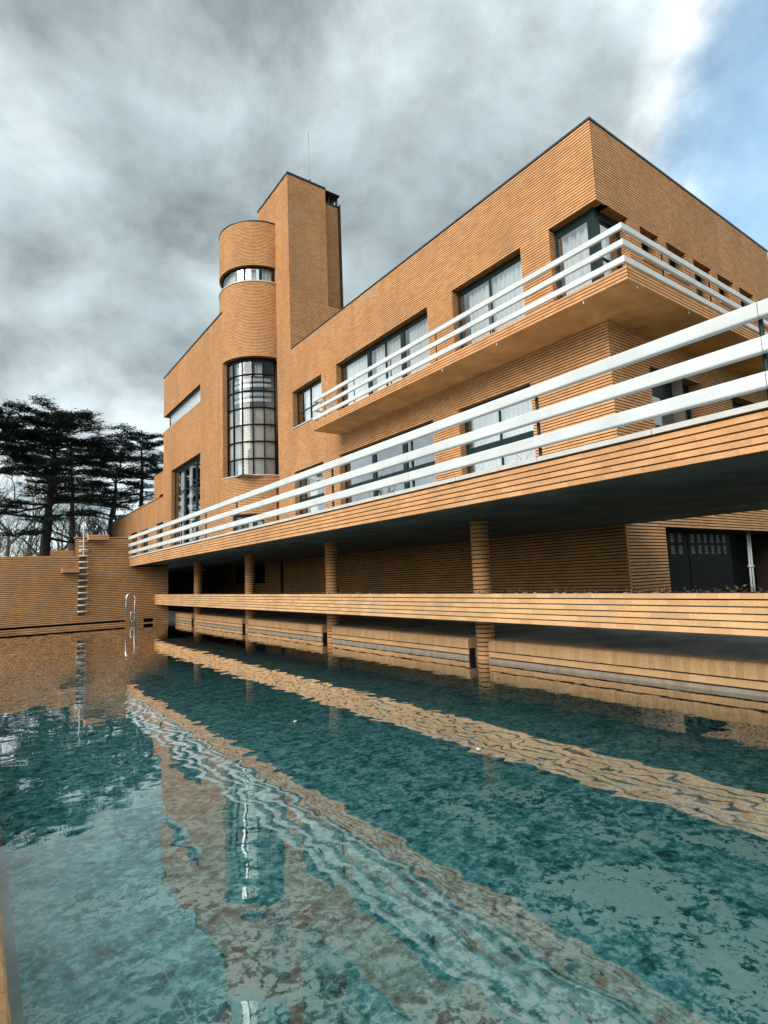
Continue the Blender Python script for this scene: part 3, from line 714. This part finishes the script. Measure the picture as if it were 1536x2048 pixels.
q = MB(); q.box(11.27, 11.6, 40.14, 46.43, 10.38, 10.44); obj('roof_edge', q, 'zinc', VILLA)
q = MB(); q.box(10.95, 11.25, 46.5, 51.5, 7.75, 8.35); obj('parapet', q, 'brick', VILLA)
q = MB(); q.box(10.6, 11.0, 40.6, 42.0, 7.87, 8.2); obj('roof_vent', q, 'black', VILLA)

finish_bricks(VILLA, VB, 'brick', 300, lambda c: c[2] > 7.7 or (c[2] > 4.9 and c[1] > 7.4 and c[0] < 14))

# ------------------------------------------------------------------ antenna
an = thing('antenna', 'thin white mast standing on top of the brick tower', 'antenna', (14.0, 24.9, TT+0.16))
q = MB(); q.tube([(14.0, 24.9, TT+0.15), (13.99, 24.91, 25.6)], 0.011, 6); obj('mast', q, 'tile', an)
q = MB(); q.tube([(13.99, 24.91, 25.6), (13.99, 24.91, 26.15)], 0.02, 6); obj('tip', q, 'tile', an)
q = MB(); q.tube([(14.0, 24.9, TT+0.155), (14.0, 24.9, TT+0.35)], 0.05, 8); obj('base', q, 'zinc', an)

# ------------------------------------------------------------------ terrace
TERR = thing('terrace', 'raised terrace with striped brick fascia and pale coping over the round columns', 'terrace', (9, 12, 2.62))
sl_ = MB(); sl_.box(5.782, 12.53, -4, 27.98, 2.66, 2.96); sl_.box(7.52, 12.53, 27.98, 40.0, 2.662, 2.958)
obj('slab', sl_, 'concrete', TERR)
q = MB(); q.box(6.15, 12.53, -3.9, 27.97, 2.962, 2.985); obj('paving', q, 'stone', TERR)
lst = []; bricks(lst, mapF(5.75), -4, 28.0, 2.62, 2.62+0.075*5, (), 0.075, 0.018, 0.235, 0.034, 0.002)
finish_bricks(TERR, lst, 'brick', 300)
for i in range(22):
    q = MB(); ya = -4.0+i*1.502-0.49; yb = min(ya+1.494, 28.0); q.box(5.715, 6.15, ya, yb, 3.0, 3.058)
    if yb > ya+0.1: obj('coping_stone', q, 'stone', TERR)
q = MB(); q.box(5.80, 6.1, -4, 28, 2.955, 3.0); obj('coping_bed', q, 'joint', TERR)
def rail_prof(zc, h, t, n=3):
    r = 0.26*t; pts = []
    for cx_, cz_, a0 in ((t/2-r, h/2-r, 0), (-t/2+r, h/2-r, 90), (-t/2+r, -h/2+r, 180), (t/2-r, -h/2+r, 270)):
        for i in range(n+1):
            a = math.radians(a0+90*i/n); pts.append((cx_+r*math.cos(a), zc+cz_+r*math.sin(a)))
    return pts
TR = thing('terrace_railing', 'long white three bar railing along the edge of the raised terrace', 'railing', (5.8, 12, 3.06))
for zc_ in (3.915, 3.585, 3.255):
    ys = [-4.0, 1.92, 7.12, 12.32, 17.52, 22.72, 27.98]
    for a, c in zip(ys[:-1], ys[1:]):
        q = MB(); q.sweep([(5.75, a+0.003), (5.75, c-0.003)], rail_prof(zc_, 0.152, 0.085)); obj('rail', q, 'white', TR, smooth=False)
yy = 1.95
while yy < 27.9:
    q = MB(); q.tube([(5.84, yy, 3.055), (5.84, yy, 3.93)], 0.022, 8)
    for zc_ in (3.9, 3.57, 3.24): q.box(5.79, 5.845, yy-0.015, yy+0.015, zc_-0.03, zc_+0.03)
    obj('post', q, 'green', TR); yy += 2.6
q = MB(); q.box(5.70, 5.80, 27.0, 27.06, 3.06, 3.2)

BR = thing('balcony_railing', 'white three bar railing wrapping round the upper balcony corner', 'railing', (11.2, 10, 8.14))
for zc_ in (9.05, 8.67, 8.285):
    q = MB(); q.sweep([(11.15, 20.02), (11.15, 6.12), (19.0, 6.12)], rail_prof(zc_, 0.150, 0.075)); obj('rail', q, 'white', BR)
    q = MB(); q.sweep([(19.1, 6.12), (24.7, 6.12)], rail_prof(zc_, 0.150, 0.075)); obj('rail', q, 'white', BR)
    q = MB(); q.sweep([(12.5, 19.98), (11.2, 19.98)], rail_prof(zc_-0.02, 0.10, 0.06)); obj('return_rail', q, 'white', BR)
for (x, y) in [(11.24, yv) for yv in (19.2, 17.02, 14.7, 12.37, 10.13, 7.9)] + [(xv, 6.2) for xv in (13.0, 15.4, 17.8, 20.2, 22.6)]:
    q = MB(); q.tube([(x, y, 8.02), (x, y, 9.06)], 0.018, 8); obj('post', q, 'green', BR)

# ------------------------------------------------------------------ columns
ORD = ['farthest banded brick column, nearest the dark doorway at the pool end', 'second banded brick column from the pool end wall', 'third banded brick column from the pool end wall', 'nearest and thickest looking banded brick column standing in the pool edge']
ring = None
for k, cy in enumerate([25.27, 19.42, 13.63, 7.89]):
    t = thing('column', ORD[k], 'column', (8.055, cy, -0.2), 'round brick columns carrying the terrace')
    q = MB(); q.tube([(8.055, cy, -0.3), (8.055, cy, 2.66)], 0.158, 20); obj('core', q, 'joint', t)
    if ring is None:
        rb = MB(); n = 28; pr_ = [(0.140, 0.0), (0.174, 0.0), (0.177, 0.006), (0.177, 0.058), (0.174, 0.064), (0.140, 0.064)]
        for i in range(n):
            a = 2*math.pi*i/n
            for r, z in pr_: rb.v.append((r*math.cos(a), r*math.sin(a), z))
        m_ = len(pr_)
        for i in range(n):
            for j_ in range(m_): rb.f.append((i*m_+j_, i*m_+(j_+1) % m_, ((i+1) % n)*m_+(j_+1) % m_, ((i+1) % n)*m_+j_))
        ring = rb.mesh('brick_ring'); ring.materials.append(M['brick'])
    z = -0.165
    while z < 2.6:
        o = bpy.data.objects.new('brick_ring', ring); link(o, t, (8.055, cy, z)); o.rotation_euler.z = random.uniform(0, 6.28); z += 0.0835

# ------------------------------------------------------------------ planter
PL = thing('planter', 'long cantilevered brick planter trough running between the columns above the water', 'planter', (7.6, 12, 0.83))
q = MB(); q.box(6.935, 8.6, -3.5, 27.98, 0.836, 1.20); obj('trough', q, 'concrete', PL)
lst = []; bricks(lst, mapF(6.9), -3.5, 28.0, 0.83, 0.83+0.0795*6, (), 0.0795, 0.018, 0.235, 0.036, 0.002)
finish_bricks(PL, lst, 'coping_brick', 300)
q = MB()
nx, ny = 8, 220
for i in range(ny+1):
    for j_ in range(nx+1):
        q.v.append((6.94+j_*1.65/nx, -3.5+i*31.48/ny, 1.235+random.uniform(-0.015, 0.02)))
for i in range(ny):
    for j_ in range(nx): k = i*(nx+1)+j_; q.f.append((k, k+1, k+nx+2, k+nx+1))
obj('soil', q, 'soil', PL)
q = MB()
for i in range(900):
    cl = random.random()
    yv = random.choice([random.uniform(1, 27), random.gauss(11.5, 1.2), random.gauss(3.6, 1.2), random.gauss(6.5, 0.8)])
    if not (-3 < yv < 27.8): continue
    xv = 7.0+1.5*random.random()**1.6; zv = 1.26+abs(random.gauss(0, 0.035)); s = random.uniform(0.014, 0.036)
    a = random.uniform(0, 6.28); tl = random.uniform(-0.9, 0.9)
    d1 = Vector((math.cos(a), math.sin(a), tl)).normalized()*s; d2 = Vector((-math.sin(a), math.cos(a), random.uniform(-0.5, 0.8))).normalized()*s*0.5
    p = Vector((xv, yv, zv)); q.poly([p-d1, p+d2+Vector((0, 0, 0.01)), p+d1, p-d2+Vector((0, 0, -0.006))])
dl = obj('withered_plants', q, 'deadleaf', kind='stuff'); dl['label'] = 'withered brown leaves lying on the soil of the brick planter'
protos = []
for i in range(5):
    q = MB(); n1, n2 = 7, 5; k0 = 0
    q.v.append((0, 0, 0.7))
    for a in range(1, n2):
        for b_ in range(n1):
            th = math.pi*a/n2; ph = 2*math.pi*b_/n1; r = random.uniform(0.75, 1.15)
            q.v.append((r*math.sin(th)*math.cos(ph), r*math.sin(th)*math.sin(ph)*0.8, r*math.cos(th)*0.7))
    q.v.append((0, 0, -0.7)); e = len(q.v)-1
    for b_ in range(n1):
        q.f.append((0, 1+b_, 1+(b_+1) % n1)); q.f.append((e, e-n1+(b_+1) % n1, e-n1+b_))
        for a in range(n2-2): s0 = 1+a*n1; q.f.append((s0+b_, s0+n1+b_, s0+n1+(b_+1) % n1, s0+(b_+1) % n1))
    me = q.mesh('stone'); me.materials.append(M['pebble']); protos.append(me)
for i in range(46):
    yv = random.choice([random.uniform(2.2, 6.5), random.uniform(2.2, 6.5), random.gauss(11.6, 1.0), random.uniform(6.5, 15)])
    s = random.uniform(0.025, 0.055)
    o = bpy.data.objects.new('stone', random.choice(protos)); link(o, None, (6.99+0.35*random.random(), yv, 1.245+s*0.45))
    o.scale = (s, s*random.uniform(0.8, 1.3), s); o.rotation_euler.z = random.uniform(0, 6.28)
    tag(o, 'small rough grey stone lying on the soil along the planter rim', 'stone', 'stones along the planter rim')

# ------------------------------------------------------------------ pool end wall
EW = thing('end_wall', 'stepped brick wall closing the far end of the pool', 'wall', (0, 28.2, 0))
lst = []; mE = mapR(28.0)
SLOT = (3.71, 3.99, 0.55, 3.12)
H = [(-40, 5.62, 0.10, 0.235), (6.41, 6.84, 0.03, 0.21), SLOT]
bricks(lst, mE, -14, 3.56, -0.1, 3.10, H, L=0.24); bricks(lst, mE, 3.56, 5.74, -0.1, 3.94, H); bricks(lst, mE, 5.74, 7.5, -0.1, 2.62, H)
eb = MB(); backing(eb, mE, -14, 3.56, -0.6, 3.08, H); backing(eb, mE, 3.56, 5.74, -0.6, 3.92, H); backing(eb, mE, 5.74, 7.5, -0.6, 2.66, H)
eb.poly([(-14, 28.02, 3.075), (3.56, 28.02, 3.075), (3.56, 28.5, 3.075), (-14, 28.5, 3.075)]); eb.poly([(3.56, 28.02, 3.915), (5.78, 28.02, 3.915), (5.78, 28.5, 3.915), (3.56, 28.5, 3.915)])
eb.poly([(-14, 28.3, 0.0), (7.5, 28.3, 0.0), (7.5, 28.3, 0.4), (-14, 28.3, 0.4)]); eb.poly([(-14, 28.5, 0), (7.5, 28.5, 0), (7.5, 28.5, 2.9), (-14, 28.5, 2.9)])
eb.poly([(3.57, 28.03, 3.0), (3.57, 28.5, 3.0), (3.57, 28.5, 3.92), (3.57, 28.03, 3.92)]); eb.poly([(5.77, 28.03, 2.9), (5.77, 28.5, 2.9), (5.77, 28.5, 3.92), (5.77, 28.03, 3.92)])
eb.poly([(7.49, 28.03, -0.6), (7.49, 40, -0.6), (7.49, 40, 2.9), (7.49, 28.03, 2.9)])
# ladder slot
eb.poly([(SLOT[0], 28.25, SLOT[2]), (SLOT[1], 28.25, SLOT[2]), (SLOT[1], 28.25, SLOT[3]), (SLOT[0], 28.25, SLOT[3])])
eb.poly([(SLOT[1]+.0, 28.0, SLOT[2]), (SLOT[1], 28.25, SLOT[2]), (SLOT[1], 28.25, SLOT[3]), (SLOT[1], 28.0, SLOT[3])]); eb.poly([(SLOT[0], 28.0, SLOT[2]), (SLOT[0], 28.25, SLOT[2]), (SLOT[0], 28.25, SLOT[3]), (SLOT[0], 28.0, SLOT[3])])
obj('wall_core', eb, 'joint', EW)
q = MB(); q.box(SLOT[0]+.005, SLOT[1]-.005, 28.10, 28.2, SLOT[2], SLOT[3]); obj('slot_back', q, 'reveal', EW)
bricks(lst, mapR(28.5), 2.66, 3.56, 3.10, 3.42); q = MB(); q.box(2.67, 3.56, 28.528, 28.9, 2.9, 3.40); obj('raised_step', q, 'joint', EW)
finish_bricks(EW, lst, 'brick', 300)
for u0, u1, z in ((-14, 3.54, 3.10), (3.54, 5.76, 3.94)):
    q = MB(); q.box(u0, u1, 27.985, 28.5, z-0.012, z+0.022); obj('wall_cap', q, 'coping_brick', EW)
for lab, x0, x1, z0, z1, yf in (('upper brick diving platform at the top of the pool end wall', 3.98, 4.78, 3.80, 4.02, 27.35), ('lower brick diving platform left of the wall ladder', 3.02, 3.66, 2.40, 2.58, 27.45)):
    t = thing('diving_platform', lab, 'diving platform', (x0+0.4, yf+0.3, z0), 'brick diving platforms on the end wall')
    q = MB(); q.box(x0+.028, x1-.028, yf+.028, 27.995, z0, z1-0.004); obj('slab', q, 'reveal', t)
    l2 = []; bricks(l2, mapR(yf), x0, x1, z0+.002, z1, (), (z1-z0)/3, 0.016, 0.24); bricks(l2, mapF(x0), yf+0.032, 27.99, z0+.002, z1, (), (z1-z0)/3, 0.016, 0.24)
    finish_bricks(t, l2, 'brick', 60)
# wall ladder
WLd = thing('wall_ladder', 'white rung ladder with a thin pole climbing the pool end wall', 'ladder', (3.87, 27.95, 0.6))
q = MB(); q.tube([(3.86, 27.9, 3.15), (3.84, 27.9, 4.66)], [0.03, 0.022], 8); obj('pole', q, 'white', WLd)
for i in range(11):
    z = 0.70+i*0.2685; q = MB()
    q.tube([(3.71, 28.05, z), (3.71, 27.90, z), (3.73, 27.87, z), (4.03, 27.87, z), (4.05, 27.90, z), (4.05, 28.05, z)], 0.034, 8); obj('rung', q, 'white', WLd, smooth=True)
for i in range(3):
    z = 3.32+i*0.22; q = MB(); q.tube([(3.68, 27.9, z), (4.04, 27.9, z)], 0.022, 8); q.tube([(3.86, 27.9, z), (3.86, 28.0, z)], 0.015, 6); obj('rung', q, 'white', WLd, smooth=True)
# pool hand rail
HL = thing('pool_ladder', 'bright tubular pool ladder rail looping out of the water', 'pool ladder', (5.75, 27.6, 0))
yv = 27.55; xa, xb = 5.57, 5.93; rr = (xb-xa)/2; pts = [(xa, yv, 0.47), (xa, yv, 1.2)] + [(xa+rr-rr*math.cos(math.pi*i/8), yv, 1.2+rr*math.sin(math.pi*i/8)) for i in range(1, 8)] + [(xb, yv, 1.2), (xb, yv, -0.35)]
q = MB(); q.tube(pts, 0.036, 10); obj('rail', q, 'chrome', HL, smooth=True)
q = MB(); q.tube([(xb, yv, 0.56), (xb-0.16, yv, 0.55), (xb-0.17, yv, 0.50), (xb-0.17, yv, 0.05)], 0.026, 8); q.tube([(xb, yv, 0.16), (xb-0.17, yv, 0.16)], 0.022, 8); obj('bracket', q, 'chrome', HL, smooth=True)

# floating leaves
for (x, y, lab) in ((3.06, 6.11, 'pale leaf floating on the water straight below the third column reflection'), (3.83, 3.93, 'pale leaf floating on the water near the middle right of the pool')):
    q = MB(); q.v = [(x-0.03, y-.02, 0.006), (x, y-.035, 0.012), (x+0.04, y, 0.009), (x+.005, y+.03, 0.014), (x, y, 0.02)]; q.f = [(0, 1, 4), (1, 2, 4), (2, 3, 4), (3, 0, 4)]
    o = obj('floating_leaf', q, 'stone'); tag(o, lab, 'leaf', 'leaves floating on the pool')

# ------------------------------------------------------------------ trees
def cedar(base, h, spread, label, tiers, seed, lean=(0, 0), r0=0.5, crown_from=0.3, flat=0.0, dens=1.0):
    rng = random.Random(seed); t = thing('cedar_tree', label, 'tree', base, 'dark cedars behind the end wall')
    B = Vector(base); tr = MB(); n = 9
    ax = [B+Vector((lean[0]*(i/n)**1.5, lean[1]*(i/n)**1.5, h*i/n)) + Vector((rng.gauss(0, .06)*i/n*2, rng.gauss(0, .06)*i/n*2, 0)) for i in range(n+1)]
    tr.tube(ax, [r0*(1-0.86*(i/n)) for i in range(n+1)], 9)
    def at(f): f = min(max(f, 0), 0.999)*n; i = int(f); return ax[i].lerp(ax[i+1], f-i)
    cr = MB()
    def tuft(p, s):
        for k in range(4):
            a = rng.uniform(0, 6.28); d = Vector((math.cos(a), math.sin(a), rng.uniform(-0.12, 0.5)))*s*rng.uniform(0.6, 1.2); sd = Vector((-math.sin(a), math.cos(a), rng.uniform(-.6, .6)))*s*0.13
            cr.poly([p-sd, p+d*0.6-sd*0.8, p+d, p+d*0.55+sd*0.9])
    def branch(p0, a, L, rise, r, plate):
        pts = []; ns = 7
        for i in range(ns+1):
            f = i/ns; wob = 0.05*L*math.sin(f*5+a*3)
            pts.append(p0+Vector((math.cos(a)*L*f-math.sin(a)*wob, math.sin(a)*L*f+math.cos(a)*wob, rise*L*(1.6*f-0.75*f*f)+rng.gauss(0, 0.05))))
        tr.tube(pts, [r*(1-0.85*i/ns) for i in range(ns+1)], 5, False)
        # flat plates of needles along the outer half, carried by side twigs
        for i in range(2, ns+1):
            f = i/ns
            for sgn in (-1, 1):
                sl2 = L*0.36*(1.05-0.65*abs(f-0.6))*rng.uniform(0.6, 1.15)
                sa = a+sgn*rng.uniform(0.6, 1.25); q0 = pts[i]
                q1 = q0+Vector((math.cos(sa)*sl2, math.sin(sa)*sl2, rng.uniform(-0.02, 0.12)*sl2))
                tr.tube([q0, q0.lerp(q1, .5)+Vector((0, 0, 0.05*sl2)), q1], [r*0.30*(1.1-f*.6), r*.2*(1.1-f*.6), 0.012], 3, False)
                if rng.random() < 0.36: continue
                for k in range(int(sl2*24*dens*plate)+3):
                    g_ = rng.random()**0.8; p = q0.lerp(q1, g_)+Vector((rng.gauss(0, .17), rng.gauss(0, .17), abs(rng.gauss(0.03, 0.16))-0.05))
                    tuft(p, rng.uniform(0.20, 0.36))
        for k in range(int(L*16*dens*plate)):
            p = pts[-1].lerp(pts[ns//2], rng.random())+Vector((rng.gauss(0, .3), rng.gauss(0, .3), abs(rng.gauss(0, .12)))); tuft(p, rng.uniform(.2, .34))
    for (f, L, nb, rise, plate) in tiers:
        a0 = rng.uniform(0, 6.28)
        for k in range(nb):
            a = a0+2*math.pi*k/nb+rng.uniform(-.35, .35)
            branch(at(f+rng.uniform(-.025, .025)), a, L*spread*rng.uniform(0.6, 1.2), rise+rng.uniform(-.12, .24), r0*0.30*(1.15-f*0.7), plate)
    obj('trunk', tr, 'bark', t); o = obj('crown', cr, 'needles', t); return t
TA = [(0.27, 0.85, 3, -0.16, .6), (0.36, 0.8, 4, -0.06, .6), (0.44, 1.0, 6, 0.02, .8), (0.51, 0.75, 5, 0.06, .8), (0.58, 0.9, 6, 0.10, .9), (0.65, 0.8, 6, 0.16, .9), (0.72, 0.95, 7, 0.20, .9), (0.79, 0.8, 6, 0.24, 1.0), (0.85, 1.0, 7, 0.16, 1.1), (0.90, 0.8, 6, 0.18, 1.2), (0.945, 0.55, 5, 0.3, 1.3), (0.975, 0.35, 5, 0.5, 1.3)]
cedar((4.66, 55, 2.85), 13.6, 5.8, 'biggest dark cedar with a thick bare trunk and layered crown behind the low wall', TA, 3, (0.8, 0.2), 0.47)
TB = [(0.46, 0.85, 5, -0.04, .9), (0.55, 0.6, 4, 0.05, .8), (0.64, 0.5, 4, 0.1, .7), (0.76, 0.9, 6, 0.1, 1.1), (0.86, 1.0, 7, 0.08, 1.2), (0.94, 0.7, 6, 0.12, 1.3)]
cedar((10.75, 62, 2.85), 12.8, 5.6, 'slender cedar with a flat dark crown next to the low wing of the villa', TB, 11, (0.9, 0), 0.36)
cedar((8.1, 66, 2.85), 14.2, 5.2, 'cedar rising between the biggest cedar and the slender one, crown only high up', [(0.58, .6, 5, 0.0, .9), (0.68, .8, 6, .06, 1), (0.78, .95, 6, .1, 1.1), (0.87, .85, 6, .14, 1.1), (0.94, .55, 6, .25, 1.2)], 61, (-0.4, 0), 0.36)
cedar((14.6, 66, 2.85), 15.6, 6.0, 'cedar half hidden behind the tall block with a spiky top', [(0.45, .7, 5, 0, .9), (0.58, .8, 5, .05, 1), (0.7, .85, 6, .1, 1.1), (0.82, .8, 6, .12, 1.1), (0.92, .5, 6, .25, 1.2), (0.97, .3, 5, .4, 1.2)], 23, (0.3, 0), 0.4)
cedar((0.4, 52, 2.85), 12.6, 5.2, 'cedar at the left margin sending long layered branches inwards', [(0.45, .6, 5, 0.05, .7), (0.62, .8, 6, 0.15, .9), (0.78, .95, 7, 0.14, 1.1), (0.90, .85, 7, 0.1, 1.2), (0.96, .5, 6, .2, 1.2)], 31, (1.1, 0), 0.34)

def bare_tree(base, h, label, seed, r0=0.2, group='bare winter trees', spread=0.5, depth=5, mat='twig', stems=1):
    rng = random.Random(seed); t = thing('bare_tree', label, 'tree', base, group); tr = MB(); tw_ = MB()
    def grow(p, d, L, r, lv):
        n = 4; pts = [p]; dd = d.copy()
        for i in range(n):
            dd = (dd+Vector((rng.gauss(0, .13), rng.gauss(0, .13), rng.gauss(0.05, .09)))).normalized(); pts.append(pts[-1]+dd*(L/n))
        (tr if lv < 2 else tw_).tube(pts, [max(0.006, r*(1-0.5*i/n)) for i in range(n+1)], 5 if lv < 2 else 3, False)
        if lv >= depth: return
        for k in range(3 if lv else 4):
            i = rng.randint(1, n) if k else n
            side = Vector((rng.gauss(0, 1), rng.gauss(0, 1), rng.gauss(0.25, .5))).normalized()
            grow(pts[i], (dd*(1-spread)+side*spread*1.15).normalized(), L*rng.uniform(0.55, 0.8), r*0.55, lv+1)
    B = Vector(base)
    for s in range(stems):
        d = Vector((rng.gauss(0, .22), rng.gauss(0, .22), 1)).normalized() if stems > 1 else Vector((rng.gauss(0, .05), rng.gauss(0, .05), 1)).normalized()
        grow(B+Vector((rng.gauss(0, .25)*(stems > 1), rng.gauss(0, .25)*(stems > 1), 0)), d, h*0.36, r0*(0.6 if stems > 1 else 1), 0)
    obj('trunk', tr, mat, t); obj('twigs', tw_, mat, t); return t
bare_tree((8.6, 58, 2.85), 8.5, 'bare multi stemmed tree fanning out between the two main cedars', 41, 0.16, stems=7, depth=4, spread=0.38)
bare_tree((6.4, 70, 2.85), 17.5, 'tall pale bare tree showing above the biggest cedar', 43, 0.3, depth=5)
bare_tree((11.2, 76, 2.85), 13.5, 'bare tree seen through the gap beside the slender cedar trunk', 47, 0.22, depth=5)
bare_tree((2.6, 66, 2.85), 13.0, 'bare tree behind the left part of the wall', 53, 0.25, depth=5)
bare_tree((-0.2, 78, 2.85), 17.5, 'tall bare tree at the left edge behind the cedars', 59, 0.3, depth=5)
for i, (x, y, h_, lab) in enumerate(((8.0, 72, 15, 'bare tree with fine twigs right of the biggest cedar trunk'), (4.2, 80, 17, 'bare tree standing directly behind the biggest cedar trunk'), (13.4, 84, 16, 'bare tree glimpsed beside the roof of the low wing'), (1.0, 68, 12, 'bare tree filling the gap near the left end of the hedge'))):
    bare_tree((x, y, 2.85), h_, lab, 90+i, 0.2, depth=5, stems=3, spread=0.42, mat='hedge' if i == 3 else 'twig')
# trees of the park beyond the pool and beside the house, mirrored in the panes and the water
PT = ['bare park tree just behind the left end of the pool wall', 'bare park tree in the second row left of the pool', 'bare park tree closest to the cedars on the left', 'bare park tree farthest out to the left of the pool', 'bare park tree nearest the short side of the villa', 'bare park tree farthest to the right of the villa', 'bare park tree behind the photographer on the right']
for i, (x, y, z) in enumerate(((-14, 36, 2.85), (-20, 47, 2.85), (-9, 52, 2.85), (-27, 38, 2.85), (36, -9, 0.36), (44, -2, 0.36), (33, -16, 0.36))):
    bare_tree((x, y, z), random.uniform(11, 15), PT[i], 70+i, 0.28, 'park trees mirrored in the panes', depth=4)
# dry hedge behind the wall
q = MB(); rng = random.Random(3)
for i in range(9500):
    x = rng.uniform(-14, 12.5); y = rng.uniform(60, 66); hmax = 3.3+0.8*math.sin(x*0.9)+0.5*math.sin(x*2.3+1)
    p = Vector((x, y, 2.85+rng.random()*hmax)); d = Vector((rng.gauss(0, .25), rng.gauss(0, .25), rng.uniform(.3, .9))); q.tube([p, p+d*rng.uniform(.4, 1.0)], [0.018, 0.005], 3, False)
hd = obj('hedge', q, 'hedge', kind='stuff'); hd['label'] = 'dry grey brown twiggy undergrowth beneath the trees'
SH = [(5.6, 50.5, 1.7), (7.0, 57, 2.2), (2.6, 57, 1.3), (1.0, 56, 1.2)]
SL = ['bare rounded shrub right beside the thick cedar trunk', 'bare rounded shrub behind the raised step of the end wall', 'low bare shrub just left of the thick cedar trunk', 'low bare shrub near the left end of the wall top']
for i, (x, y, s) in enumerate(SH):
    t = thing('shrub', SL[i], 'shrub', (x, y, 2.85), 'bare shrubs behind the end wall'); q = MB()
    for k in range(420):
        a = rng.uniform(0, 6.28); el = rng.uniform(0.2, 1.5); d = Vector((math.cos(a)*math.cos(el), math.sin(a)*math.cos(el), math.sin(el)))
        p = Vector((x, y, 2.85)) + d*s*rng.uniform(0.1, .75); q.tube([p, p+(d+Vector((rng.gauss(0, .4), rng.gauss(0, .4), .2)))*0.35*s], [0.016, 0.005], 3, False)
    obj('twigs', q, 'hedge', t)
print('objects', len(bpy.data.objects), 'polys', sum(len(m.polygons) for m in bpy.data.meshes))
